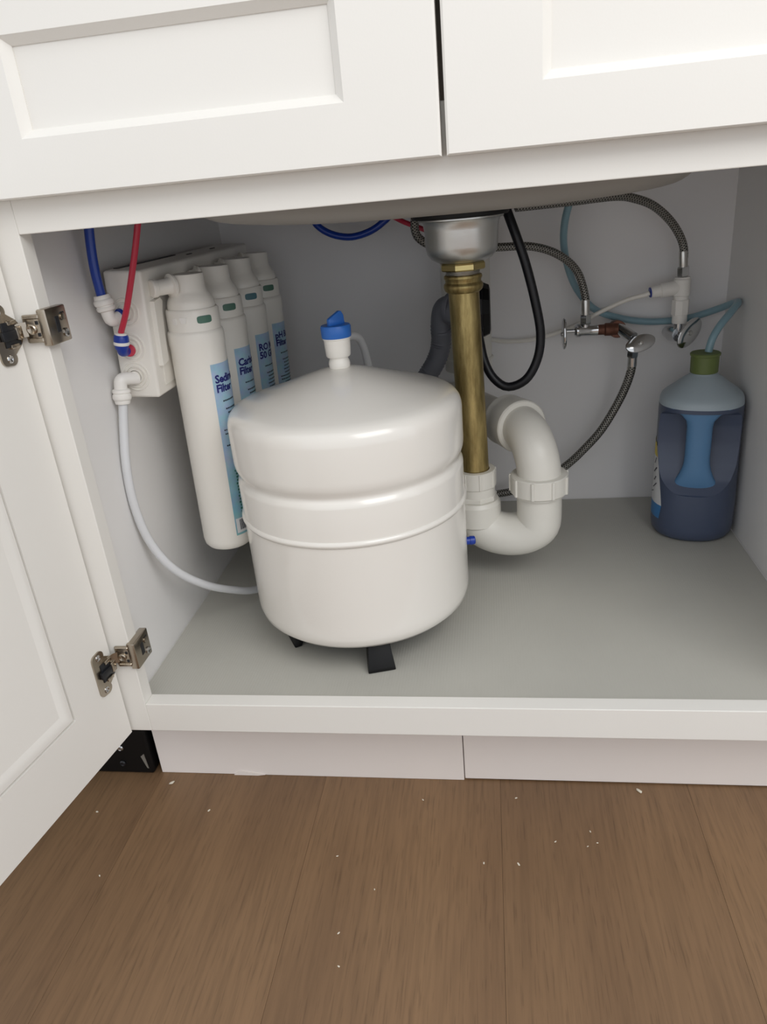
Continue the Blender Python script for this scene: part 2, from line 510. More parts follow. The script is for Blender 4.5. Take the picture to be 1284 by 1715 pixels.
def frame_front(parent, fn, u0, u1, v0, v1, ws, wb_, wt, thick, bevel, depth, mname, gap=0.0, panel='flat'):
    """four mitred frame pieces and an inset panel. fn(u, v, n): n measured outward from the back face"""
    a0, a1, c0, c1 = u0 + ws, u1 - ws, v0 + wb_, v1 - wt
    F, B = thick, 0.0
    def piece(name, q):   # q: outer edge p0->p1 and inner edge i0->i1
        (p0, p1, i0, i1, j0, j1) = q
        vs = []
        for (o_, i_, j_) in ((p0, i0, j0), (p1, i1, j1)):
            e = 0.0015
            def tow(a, b, t):
                L = math.hypot(b[0] - a[0], b[1] - a[1]) or 1
                return (a[0] + (b[0] - a[0]) * t / L, a[1] + (b[1] - a[1]) * t / L)
            oe = tow(o_, i_, e * 1.4)
            vs += [fn(*o_, B), fn(*o_, F - e), fn(*oe, F), fn(*i_, F), fn(*j_, F - depth), fn(*j_, B)]
        n = 6
        fs = [tuple(range(n)), tuple(reversed(range(n, 2 * n)))]
        fs += [(i, (i + 1) % n, n + (i + 1) % n, n + i) for i in range(n)]
        return MB().add(vs, fs).build(name, mname, parent, 0)
    b = bevel
    piece('rail', ((u0, v0), (u1, v0), (a0, c0), (a1, c0), (a0 + b, c0 + b), (a1 - b, c0 + b)))
    piece('rail', ((u0, v1), (u1, v1), (a0, c1), (a1, c1), (a0 + b, c1 - b), (a1 - b, c1 - b)))
    piece('stile', ((u0, v0), (u0, v1), (a0, c0), (a0, c1), (a0 + b, c0 + b), (a0 + b, c1 - b)))
    piece('stile', ((u1, v0), (u1, v1), (a1, c0), (a1, c1), (a1 - b, c0 + b), (a1 - b, c1 - b)))
    g0, g1, h0, h1 = a0 + b + gap, a1 - b - gap, c0 + b + gap, c1 - b - gap
    if panel == 'flat':
        pf = F - depth - 0.0012
        vs = [fn(u, v, n) for n in (0.004, pf) for u, v in ((g0 - .004, h0 - .004), (g1 + .004, h0 - .004), (g1 + .004, h1 + .004), (g0 - .004, h1 + .004))]
        fs = [(3, 2, 1, 0), (4, 5, 6, 7), (0, 1, 5, 4), (1, 2, 6, 5), (2, 3, 7, 6), (3, 0, 4, 7)]
    else:
        # bead round the edge, then a cove down to the flat field
        steps = [(0.0, -0.0035), (0.0008, -0.0005), (0.003, -0.0003), (0.009, -0.0022), (0.0125, -0.0040), (0.0140, -0.0042)]
        vs = [fn(u, v, 0.004) for u, v in ((g0, h0), (g1, h0), (g1, h1), (g0, h1))]
        fs = [(3, 2, 1, 0)]
        for k, (i, n) in enumerate(steps):
            vs += [fn(u, v, F + n) for u, v in ((g0 + i, h0 + i), (g1 - i, h0 + i), (g1 - i, h1 - i), (g0 + i, h1 - i))]
            for q in range(4):
                a, b2 = 4 * k + q, 4 * k + (q + 1) % 4
                fs.append((a, b2, b2 + 4, a + 4))
        fs.append(tuple(range(len(vs) - 4, len(vs))))
    MB().add(vs, fs).build('panel', mname, parent, 30 if panel != 'flat' else 0)

def front_empty(name, loc):
    o = bpy.data.objects.new(name, None); o.empty_display_size = 0.03
    COL.objects.link(o); attach(o, loc, cab)
    return o

# two false drawer fronts under the counter edge
for u0, u1 in ((-0.0335, 0.3696), (0.3736, 0.7765)):
    df = front_empty('drawer_front', ((u0 + u1) / 2, -0.01, 0.7065))
    frame_front(df, lambda u, v, n: (u, -0.0005 - n, v), u0, u1, 0.7065, 0.8620, 0.0705, 0.0425, 0.0425, 0.0195, 0.0065, 0.0075, 'paint')

# the open door: hinge edge by the left stile, swung a little past square
DH = Vector((-0.0222, -0.0035, 0.0))
DD = Vector((-0.151, -0.9886, 0)).normalized()
DN = Vector((-DD.y, DD.x, 0))
def dfn(u, v, n):
    p = DH + DD * u + DN * (n - 0.0195)
    return (p.x, p.y, v)
DZ0, DZ1 = 0.1362, 0.6985
door = front_empty('door', (DH.x, DH.y - 0.2, DZ0))
frame_front(door, dfn, 0.0, 0.392, DZ0, DZ1, 0.0735, 0.0768, 0.0768, 0.0195, 0.0006, 0.004, 'paint', gap=0.0010, panel='bead')

# hinges
def hinge(zc, zoff):
    h = front_empty('hinge', (0.0, -0.001, zc - 0.02))
    # plate wrapped round the edge of the stile
    mb = MB()
    mb.box(-0.0175, 0.0030, -0.0035, 0.0, zc - 0.0125, zc + 0.0125, 0.0012, 2)
    mb.box(-0.002, 0.0075, -0.0040, 0.0305, zc - 0.0165, zc + 0.0165, 0.0016, 2)
    mb.box(-0.0160, -0.0005, -0.0050, -0.0030, zc + 0.0085, zc + 0.0125, 0.0008, 1)
    mb.box(-0.0160, -0.0005, -0.0050, -0.0030, zc - 0.0125, zc - 0.0085, 0.0008, 1)
    mb.build('mounting_plate', 'nickel', h, 35)
    # slots painted as dark shade, and screws on the inner side of the plate
    MB().box(0.0070, 0.0079, 0.0085, 0.0150, zc - 0.0065, zc + 0.0080, 0.0003, 1).build('slot_shade', 'hinge_dark', h, 0)
    MB().box(0.0070, 0.0079, 0.0185, 0.0255, zc + 0.0030, zc + 0.0105, 0.0003, 1).build('slot_shade', 'hinge_dark', h, 0)
    MB().lathe([(0.0040, 0), (0.0042, 0.0010), (0.0030, 0.0016), (0.0012, 0.0008), (0, 0.0008)], along((0.0075, 0.0220, zc - 0.0085), (1, 0, 0)), 16).build('screw', 'chrome', h)
    MB().lathe([(0.0032, 0), (0.0034, 0.0010), (0.0022, 0.0014), (0, 0.0008)], along((0.0075, 0.0210, zc + 0.0065), (1, 0, 0)), 16).build('screw', 'nickel', h)
    MB().lathe([(0.0045, 0), (0.0046, 0.0014), (0.0036, 0.0022), (0.0014, 0.0012), (0, 0.0012)], along((-0.0095, -0.0035, zc - 0.0005), (0, -1, 0)), 18).build('screw', 'nickel', h)
    MB().box(-0.0052, -0.0022, -0.0042, -0.0034, zc + 0.0035, zc + 0.0068, 0.0003, 1).build('slot_shade', 'hinge_dark', h, 0)
    MB().box(-0.0052, -0.0022, -0.0042, -0.0034, zc - 0.0072, zc - 0.0040, 0.0003, 1).build('slot_shade', 'hinge_dark', h, 0)
    # arm bridging to the cup
    mb = MB()
    a = Vector((-0.0150, -0.0045, zc)); b_ = DH + DD * 0.010 + DN * 0.0015 + Vector((0, 0, zc - 0.001))
    mid = Vector((-0.0185, -0.0075, zc))
    for s_ in (0,):
        P = [a, mid, b_]
        vs, fs = [], []
        for i, p in enumerate(P):
            for dz in (-0.0065, 0.0065):
                for off in (-0.0009, 0.0009):
                    vs.append((p.x + off, p.y - abs(off) * 0.3 + off, p.z + dz))
        for i in range(2):
            o = 4 * i
            fs += [(o, o + 1, o + 5, o + 4), (o + 2, o + 6, o + 7, o + 3), (o, o + 4, o + 6, o + 2), (o + 1, o + 3, o + 7, o + 5)]
        fs += [(0, 2, 3, 1), (8, 9, 11, 10)]
        mb.add(vs, fs)
    mb.build('arm', 'nickel', h, 0)
    # flange screwed to the inner face of the door: two lobes and a round belly
    poly = []
    def arc(cu, cv, r, a0, a1, n):
        for i in range(n + 1):
            t = math.radians(a0 + (a1 - a0) * i / n)
            poly.append((cu + r * math.cos(t), cv + r * math.sin(t)))
    arc(0.0262, 0.0200, 0.0060, 0, 80, 5)
    arc(0.0195, 0.0205, 0.0062, 85, 205, 6)
    arc(0.0150, 0.0, 0.0155, 118, 242, 12)
    arc(0.0195, -0.0205, 0.0062, 155, 275, 6)
    arc(0.0262, -0.0200, 0.0060, 280, 360, 5)
    zz = zc + zoff
    MB().prism(poly, 0.0, 0.0020, lambda u, v, d: dfn(u, zz + v, 0.0195 + d)).build('cup_flange', 'nickel', h, 30)
    # recess shade as a dark block, links and screws of the cup
    def dbox(name, m, u0, u1, v0, v1, n0, n1, bev=0.0006):
        mb = MB().box(u0, u1, v0, v1, n0, n1, bev, 2)
        mb.v = [dfn(p[0], zz + p[1], 0.0195 + p[2]) for p in mb.v]
        return mb.build(name, m, h, 30)
    dbox('cup_recess_shade', 'hinge_dark', 0.0045, 0.0235, -0.0110, 0.0110, 0.0015, 0.0030)
    dbox('link', 'hinge_dark', 0.0070, 0.0270, -0.0045, 0.0035, 0.0022, 0.0058)
    dbox('link', 'nickel', 0.0030, 0.0105, -0.0060, 0.0060, 0.0022, 0.0065, 0.0012)
    dbox('bumper', 'nickel', 0.0090, 0.0190, -0.0125, -0.0085, 0.0022, 0.0045)
    dbox('bumper', 'nickel', 0.0060, 0.0170, 0.0080, 0.0120, 0.0022, 0.0045)
    for v in (0.0205, -0.0205):
        p = dfn(0.0225, zz + v, 0.0195 + 0.0018)
        MB().lathe([(0.0036, 0), (0.0036, 0.0006), (0.0026, 0.0011), (0.0012, 0.0004), (0, 0.0004)], along(p, DN), 16).build('screw', 'chrome', h)
hinge(0.5995, -0.0015)
hinge(0.2415, -0.0070)

# ------------------------------------------------------------------ unseen countertop added as lid against world light, with the sink hung below
ct = MB()
for b in ((-0.70, 0.10, -0.03, 0.62), (0.64, 1.4, -0.03, 0.62), (0.10, 0.64, -0.03, 0.085), (0.10, 0.64, 0.455, 0.62)):
    ct.box(*b, 0.876, 0.906)
tag(ct.build('countertop', 'counter', None, 0), 'unseen countertop added as a lid above the white drawer fronts', 'countertop')

def sink_shell(mb, x0, x1, y0, y1, zb, zt, R, rb, t=0.006):
    def ring(inset, z, rad):
        out = []
        for cx, cy, a0 in ((x1 - R, y1 - R, 0), (x0 + R, y1 - R, 90), (x0 + R, y0 + R, 180), (x1 - R, y0 + R, 270)):
            for i in range(9):
                a = math.radians(a0 + 90 * i / 8)
                out.append((cx + (R - inset) * math.cos(a), cy + (R - inset) * math.sin(a), z))
        full = []
        for p, q in zip(out, out[1:] + out[:1]):
            n = max(1, int(math.hypot(q[0] - p[0], q[1] - p[1]) / 0.02))
            full += [tuple(p[k] + (q[k] - p[k]) * i / n for k in range(3)) for i in range(n)]
        return full
    prof = [(-0.012, zt), (-0.012, zt - 0.004), (0, zt - 0.004)]
    for i in range(9):
        a = math.radians(90 * i / 8)
        prof.append((rb * (1 - math.cos(a)), zb + rb * (1 - math.sin(a))))
    inner = [(p + t if p >= 0 else p, z + t if z < zt - 0.01 else z) for p, z in prof[3:]][::-1] + [(t, zt)]
    rings = [ring(i, z, R) for i, z in prof]
    irings = [ring(i, z, R) for i, z in inner]
    vs, fs = [], []
    n = len(rings[0])
    allr = rings
    for r in allr: vs += r
    for k in range(len(allr) - 1):
        for i in range(n):
            j = (i + 1) % n
            fs.append((k * n + i, k * n + j, (k + 1) * n + j, (k + 1) * n + i))
    fs.append(tuple(range((len(allr) - 1) * n, len(allr) * n)))
    o = len(vs)
    for r in irings: vs += r
    for k in range(len(irings) - 1):
        for i in range(n):
            j = (i + 1) % n
            fs.append((o + k * n + i, o + k * n + j, o + (k + 1) * n + j, o + (k + 1) * n + i))
    fs.append(tuple(range(o, o + n)))
    for i in range(n):
        j = (i + 1) % n
        fs.append((i, j, o + (len(irings) - 1) * n + j, o + (len(irings) - 1) * n + i))
    def sag(p):
        k = max(0.0, 1 - (p[2] - zb) / 0.09)
        return (p[0], p[1], p[2] + 0.0125 * k * abs((p[0] - 0.365) / 0.235) ** 3)
    mb.add([sag(p) for p in vs], fs)
sk = MB()
sink_shell(sk, 0.105, 0.600, 0.075, 0.455, 0.6612, 0.876, 0.07, 0.028)
sink = thing('kitchen_sink', 'off-white undermount sink basin showing below the top rail', 'sink', (0.35, 0.26, 0.66))
sk.build('basin', 'sink', sink, 50)

# ------------------------------------------------------------------ strainer, brass tailpiece, trap
SX, SY = 0.3715, 0.310
st = thing('sink_strainer', 'brushed steel sink strainer cup with black gasket above brass pipe', 'strainer', (SX, SY, 0.575))
def at(x, y, z=0): return Matrix.Translation((x, y, z))
gk = MB()
prof = [(0.0, 0.6535), (0.0560, 0.6535), (0.0575, 0.6550), (0.0572, 0.6610), (0.0555, 0.6628), (0.0, 0.6628)]
gk.lathe(prof, at(SX, SY, -0.0025), 56).build('gasket', 'gasket', st)
MB().lathe([(0.0, 0.6505), (0.0500, 0.6505), (0.0510, 0.6515), (0.0510, 0.6530), (0.0490, 0.6536), (0.0, 0.6536)], at(SX, SY, -0.0025), 56).build('flange', 'steel', st)
MB().lathe([(0.0, 0.6015), (0.0200, 0.6015), (0.0290, 0.6030), (0.0370, 0.6070), (0.0418, 0.6130), (0.0435, 0.6210), (0.0442, 0.6400), (0.0452, 0.6470), (0.0475, 0.6506), (0.0, 0.6507)], at(SX, SY, -0.0025), 64).build('cup', 'steel', st)
MB().lathe([(0.0, 0.5930), (0.0270, 0.5930), (0.0285, 0.5945), (0.0285, 0.6000), (0.0270, 0.6020), (0.0, 0.6020)], at(SX, SY, -0.0025) @ Matrix.Rotation(0.5, 4, 'Z'), 8).build('locknut', 'zinc', st, 20)
thp = [(0.0, 0.5700)]
z = 0.5700
while z < 0.5930:
    thp += [(0.0200, z), (0.0212, z + 0.0008)]
    z += 0.0016
thp += [(0.0200, 0.5932), (0.0, 0.5932)]
MB().lathe(thp, at(SX, SY, -0.0025), 40).build('threaded_tail', 'thread', st, 60)

BX, BY = 0.3735, 0.310
bt = thing('brass_tailpiece', 'aged brass drain tailpiece dropping from the sink strainer', 'pipe', (BX, BY, 0.31))
MB().lathe([(0.0, 0.5640), (0.0200, 0.5640), (0.0230, 0.5665), (0.0245, 0.5710), (0.0240, 0.5740), (0.0220, 0.5762), (0.0222, 0.5790), (0.0236, 0.5815), (0.0232, 0.5840), (0.0215, 0.5850), (0.0, 0.5850)], at(SX, BY), 40).build('slip_nut', 'brass', bt, 35)
MB().tube([(SX, BY, 0.572), (BX + 0.0038, BY - 0.004, 0.3095)], 0.0190, 40, 12).build('tube', 'brass', bt)

PX, PY = 0.3775, 0.305
tr = thing('drain_trap', 'white PVC drain trap curving from the brass pipe to the wall', 'pipe', (0.42, 0.33, 0.2))
def nutprof(r, z0, z1, e=0.0012):
    return [(0.0, z0), (r - e, z0), (r, z0 + e), (r, z1 - e), (r - e, z1), (0.0, z1)]
def ribbed_nut(mb, r, z0, z1, xf, n=8, rib=0.0024, ri=0.0192):
    mb.lathe([(ri, z0)] + nutprof(r, z0, z1)[1:-1] + [(ri, z1)], xf, 48, True)
    for i in range(n):
        a = 2 * PI * i / n + 0.25
        mb.box(r - 0.003, r + rib, -0.0020, 0.0020, z0 + 0.0008, z1 - 0.0008, 0.0006, 1, xf @ Matrix.Rotation(a, 4, 'Z'))
mb = MB(); ribbed_nut(mb, 0.0275, 0.3080, 0.3320, at(PX, PY), 8, 0.0010, 0.0194); mb.build('compression_nut', 'pvc', tr, 35)
MB().lathe([(0.0, 0.2945), (0.0258, 0.2945), (0.0258, 0.3082), (0.0, 0.3082)], at(PX, PY), 40).build('adapter_neck', 'pvc', tr, 35)
mb = MB()
mb.lathe([(0.0, 0.2890), (0.0275, 0.2890), (0.0285, 0.2900), (0.0285, 0.2950), (0.0275, 0.2962), (0.0, 0.2962)], at(PX, PY) @ Matrix.Rotation(0.2, 4, 'Z'), 8)
mb.build('adapter_hex', 'pvc', tr, 20)
MB().lathe([(0.0, 0.2540), (0.0318, 0.2540), (0.0330, 0.2552), (0.0330, 0.2835), (0.0318, 0.2850), (0.030, 0.2890), (0.0, 0.2890)], at(PX, PY), 44).build('adapter_socket', 'pvc', tr, 35)
RX, RY = 0.4615, 0.290
# U bend
pts = [(PX, PY, 0.262), (PX, PY, 0.2535)]
for i in range(1, 12):
    a = PI * i / 12
    pts.append((PX + (RX - PX) * (1 - math.cos(a)) / 2, PY + (RY - PY) * (1 - math.cos(a)) / 2, 0.2530 - 0.0170 * math.sin(a) ** 0.8 if False else 0.262 - 0.0260 * math.sin(a)))
pts += [(RX, RY, 0.268), (RX, RY, 0.300)]
MB().tube(pts, 0.0298, 40, 44).build('u_bend', 'pvc', tr)
mb = MB(); ribbed_nut(mb, 0.0375, 0.3020, 0.3275, at(RX, RY), 9, 0.0022, 0.0285); mb.build('slip_nut', 'pvc', tr, 35)
MB().lathe([(0.0298, 0.2975), (0.0335, 0.2985), (0.0335, 0.3040), (0.0298, 0.3040)], at(RX, RY), 40).build('collar', 'pvc', tr, 35)
# trap arm up and back to the wall
arm = [(RX, RY, 0.316), (RX - 0.0005, RY + 0.001, 0.334), (RX - 0.004, RY + 0.006, 0.354), (RX - 0.011, RY + 0.022, 0.371), (RX - 0.022, RY + 0.048, 0.379), (RX - 0.036, RY + 0.080, 0.379)]
MB().tube(arm, 0.0288, 40, 36).build('elbow', 'pvc', tr)
hd = Vector((-0.036, 0.080, -0.004)).normalized()
hp = Vector((RX - 0.0195, RY + 0.043, 0.3785))
MB().lathe([(0.0285, 0.0), (0.0345, 0.0), (0.0362, 0.0018), (0.0368, 0.006), (0.0360, 0.030), (0.0352, 0.0420), (0.0362, 0.0440), (0.0362, 0.0475), (0.0345, 0.0490), (0.0240, 0.0490), (0.0240, 0.240), (0.0, 0.240)], along(hp, hd), 48).build('wall_hub', 'pvc', tr, 35)

# ------------------------------------------------------------------ white vertical pipe and dark coupling behind the brass pipe
vp = thing('drain_standpipe', 'pale vertical plastic pipe against back wall behind the brass pipe', 'pipe', (0.366, 0.53, 0.41))
MB().lathe([(0.0, 0.418), (0.0360, 0.418), (0.0370, 0.420), (0.0370, 0.868), (0.0, 0.868)], at(0.3680, 0.5255), 44).build('pipe', 'pvc', vp)
MB().lathe([(0.0, 0.432), (0.0380, 0.432), (0.0392, 0.434), (0.0392, 0.436), (0.0380, 0.438), (0.0, 0.438)], at(0.3680, 0.5255), 44).build('collar', 'pvc', vp, 35)

cp = thing('drain_coupling', 'black rubber coupling half hidden behind the brass pipe', 'coupling', (0.375, 0.43, 0.485))
MB().lathe([(0.0, 0.0), (0.022, 0.0), (0.0235, 0.004), (0.0235, 0.016), (0.030, 0.020), (0.036, 0.026), (0.0375, 0.034), (0.0375, 0.044), (0.034, 0.052), (0.028, 0.0535), (0.0, 0.0535)], along((0.3505, 0.4300, 0.5220), (1, 0, 0)), 12).build('sleeve', 'black_plastic', cp, 20)
MB().lathe([(0.0378, 0.0), (0.0388, 0.0006), (0.0388, 0.0074), (0.0378, 0.008)], along((0.3855, 0.4300, 0.5220), (1, 0, 0)), 12).build('band', 'black_hose', cp, 20)

gh = thing('drain_hose', 'grey corrugated drain hose hooking down behind the tank', 'hose', (0.30, 0.45, 0.17))
gpts = [(0.3560, 0.43, 0.5230), (0.3470, 0.434, 0.5300), (0.3370, 0.44, 0.5250), (0.3325, 0.445, 0.5050), (0.3310, 0.45, 0.4750), (0.3224, 0.45, 0.450), (0.3047, 0.45, 0.424), (0.2828, 0.45, 0.3969), (0.25, 0.45, 0.35), (0.215, 0.445, 0.28), (0.19, 0.44, 0.22), (0.15, 0.46, 0.186), (0.05, 0.52, 0.184), (0.0, 0.54, 0.184)]
MB().tube(gpts, 0.0145, 20, 260, rf=lambda L, t: 0.0145 + (0.0007 * math.sin(L * 2 * PI / 0.0042) if L > 0.045 else 0)).build('hose', 'gray_hose', gh, 60)
MB().tube([(0.3620, 0.425, 0.5215), (0.3520, 0.4285, 0.5225), (0.3480, 0.431, 0.5235)], 0.0180, 24, 8).build('cuff', 'gray_hose', gh)

MB().lathe([(0.0150, 0.0), (0.0185, 0.0), (0.0195, 0.001), (0.0195, 0.0055), (0.0185, 0.0065), (0.0150, 0.0065)], along((0.3440, 0.4320, 0.5300), (0.90, -0.42, -0.10)), 28, True).build('clip_ring', 'gray_hose', gh, 35)

def hose(name, label, cat, m, pts, r, seg=14, group=None):
    o = MB().tube(pts, r, seg).build(name, m, None, 60)
    return tag(o, label, cat, group)

hose('rubber_hose', 'black rubber hose hanging in a long loop right of brass pipe', 'hose', 'black_hose',
     [(0.4253, 0.37, 0.6590), (0.4286, 0.365, 0.6480), (0.4383, 0.36, 0.6208), (0.4498, 0.36, 0.5863), (0.4615, 0.36, 0.5389), (0.4683, 0.36, 0.4963), (0.4636, 0.36, 0.4625), (0.4484, 0.36, 0.4366), (0.4244, 0.365, 0.4268), (0.4054, 0.37, 0.4391), (0.3939, 0.375, 0.4618), (0.3883, 0.382, 0.4896), (0.3860, 0.388, 0.500)], 0.0060, 18)

# ------------------------------------------------------------------ reverse osmosis unit on the left side
TILT = math.radians(3.3)
UX, UZ = 0.031, 0.545
TM = Matrix.Translation((UX, 0, UZ)) @ Matrix.Rotation(TILT, 4, 'Y') @ Matrix.Translation((-UX, 0, -UZ))
YF = 0.145
un = thing('filter_housing', 'white water filter housing on cabinet side with coloured tubes', 'filter housing', (0.01, 0.32, 0.49))
mb = MB()
bm = bmesh.new()
# body: front end face, side with a raised field for the cartridges
mb.box(-0.0135, 0.0300, YF, 0.530, 0.4925, 0.6320, 0.0035, 3, TM)
mb.build('body', 'plastic', un, 35)
bm.free()
mb = MB()
mb.box(0.0295, 0.0305, YF + 0.020, 0.525, 0.502, 0.616, 0.0018, 2, TM)
mb.build('side_cover', 'plastic', un, 35)
for k, yy in enumerate((0.196, 0.285, 0.378, 0.466)):
    # bracket clip holding each head
    prof = [(yy - 0.040, 0.598), (yy - 0.024, 0.600), (yy - 0.018, 0.596), (yy - 0.0215, 0.585), (yy - 0.024, 0.560), (yy - 0.024, 0.530), (yy - 0.040, 0.527)]
    mb = MB().prism(prof, 0.0298, 0.0355, lambda u, v, d: tuple(TM @ Vector((d, u, v))))
    mb.build('bracket', 'plastic', un, 25)
# dark strips on top of the body; the long one is wall-gap shade
MB().box(-0.010, -0.004, YF + 0.02, 0.33, 0.6315, 0.6328, 0.0003, 1, TM).build('slot_shade', 'hinge_dark', un, 0)
MB().box(0.008, 0.011, 0.335, 0.350, 0.6315, 0.6328, 0.0003, 1, TM).build('slot_shade', 'hinge_dark', un, 0)
MB().box(0.008, 0.011, 0.425, 0.440, 0.6315, 0.6328, 0.0003, 1, TM).build('slot_shade', 'hinge_dark', un, 0)

# ports on the front end
def port(zc, xc, rings):
    mb = MB()
    for r0, h in rings:
        mb.lathe([(r0 - 0.0016, 0), (r0 - 0.0010, h), (r0, h), (r0 + 0.0005, 0)], TM @ along((xc, YF + 0.0003, zc), (0, -1, 0)), 32)
    mb.lathe([(0.0065, 0), (0.0065, 0.004), (0.0, 0.004)], TM @ along((xc, YF + 0.0003, zc), (0, -1, 0)), 24)
    return mb.build('port', 'plastic', un, 35)
port(0.5885, 0.0060, ((0.0105, 0.0022), (0.0150, 0.0016)))
port(0.5500, 0.0060, ((0.0105, 0.0022), (0.0150, 0.0016)))
port(0.5175, 0.0055, ((0.0085, 0.0032), (0.0122, 0.0026), (0.0160, 0.0016)))

def elbow_fit(name, pport, pknee, pend, m, mcol, r=0.0068):
    """elbow from the port out to the knee, then to a collared socket at pend"""
    a, k, e = Vector(pport), Vector(pknee), Vector(pend)
    d1, d2 = (a - k).normalized(), (e - k).normalized()
    pts = [a, k + d1 * 0.006, k + (d1 + d2) * 0.0016, k + d2 * 0.006, e - d2 * 0.010]
    o = MB().tube(pts, r, 20, 20).build(name, m, un)
    L = 0.017
    MB().lathe([(0.0, 0.0), (0.0075, 0.0), (0.0096, 0.0012), (0.0100, 0.004), (0.0092, 0.0050), (0.0092, 0.0062), (0.0102, 0.0070), (0.0106, 0.0105), (0.0096, 0.0125), (0.0088, 0.0130), (0.0088, 0.0145), (0.0080, 0.0170), (0.0, 0.0170)], along(e - d2 * L, d2), 24).build('collar', mcol, o, 35)
    return o
elbow_fit('elbow_fitting', (0.0085, YF + 0.001, 0.5885), (-0.0022, 0.1280, 0.5830), (-0.0052, 0.1265, 0.6115), 'plastic_fit', 'plastic_fit')
MB().lathe([(0.0073, 0.0), (0.0080, 0.0005), (0.0080, 0.0035), (0.0073, 0.004)], along((0.0060, 0.1410, 0.5875), (-0.45, -0.8, -0.2)), 24).build('retaining_ring', 'dark_blue_plastic', un)
elbow_fit('elbow_fitting', (0.0045, YF + 0.001, 0.5165), (-0.0078, 0.1290, 0.5205), (-0.0095, 0.1265, 0.4930), 'plastic_fit', 'plastic_fit', 0.0072)
# blue check-valve fitting for the red tube
cv = MB().tube([(0.0050, YF + 0.001, 0.5500), (0.0030, 0.1330, 0.5500), (0.0040, 0.1270, 0.5520), (0.0060, 0.1255, 0.5570)], 0.0058, 18, 14).build('check_valve', 'dark_blue_plastic', un)
cxf = along((0.0045, 0.1258, 0.5535), (0.18, -0.02, 1))
MB().lathe([(0.0, 0.0), (0.0066, 0.0), (0.0072, 0.001), (0.0076, 0.0050), (0.0, 0.0050)], cxf, 24).build('body', 'dark_blue_plastic', cv, 35)
MB().lathe([(0.0, 0.0050), (0.0082, 0.0050), (0.0085, 0.0058), (0.0083, 0.0085), (0.0, 0.0085)], cxf, 24).build('band', 'plastic_fit', cv, 35)
MB().lathe([(0.0, 0.0085), (0.0082, 0.0085), (0.0078, 0.0140), (0.0066, 0.0158), (0.0, 0.0158)], cxf, 24).build('collar', 'dark_blue_plastic', cv, 35)
MB().lathe([(0.0, 0.0158), (0.0062, 0.0158), (0.0062, 0.0176), (0.0050, 0.0180), (0.0, 0.0180)], cxf, 24).build('collet', 'plastic_fit', cv, 35)
MB().lathe([(0.0062, 0.0), (0.0068, 0.0005), (0.0068, 0.0025), (0.0062, 0.003)], along((0.0066, 0.1385, 0.5498), (0.2, -0.9, 0)), 20).build('retaining_ring', 'red_tube', cv)

hose('blue_tube', 'dark blue plastic tube rising from the white elbow on filter housing', 'tube', 'blue_tube',
     [(-0.0052, 0.1264, 0.6112), (-0.0052, 0.125, 0.6337), (-0.0038, 0.125, 0.6562), (-0.0003, 0.125, 0.682), (0.0036, 0.125, 0.7014), (0.010, 0.130, 0.74), (0.02, 0.16, 0.80), (0.03, 0.24, 0.84)], 0.0050, 18)
hose('red_tube', 'red plastic tube coming down into the blue fitting of filter housing', 'tube', 'red_tube',
     [(0.0078, 0.1254, 0.5712), (0.020, 0.1225, 0.5920), (0.0324, 0.12, 0.6184), (0.0459, 0.12, 0.6528), (0.0554, 0.12, 0.6794), (0.0626, 0.12, 0.702), (0.072, 0.13, 0.75), (0.07, 0.17, 0.81)], 0.0033, 16)

def text_mesh(body, size, bold=0.0):
    cu = bpy.data.curves.new('txt', 'FONT')
    cu.body = body; cu.size = size; cu.offset = bold; cu.resolution_u = 2
    cu.space_character = 0.96
    o = bpy.data.objects.new('txt', cu)
    COL.objects.link(o)
    dg = bpy.context.evaluated_depsgraph_get()
    me = bpy.data.meshes.new_from_object(o.evaluated_get(dg))
    vs = [v.co[:] for v in me.vertices]; fs = [tuple(p.vertices) for p in me.polygons]
    bpy.data.objects.remove(o); bpy.data.curves.remove(cu); bpy.data.meshes.remove(me)
    return vs, fs

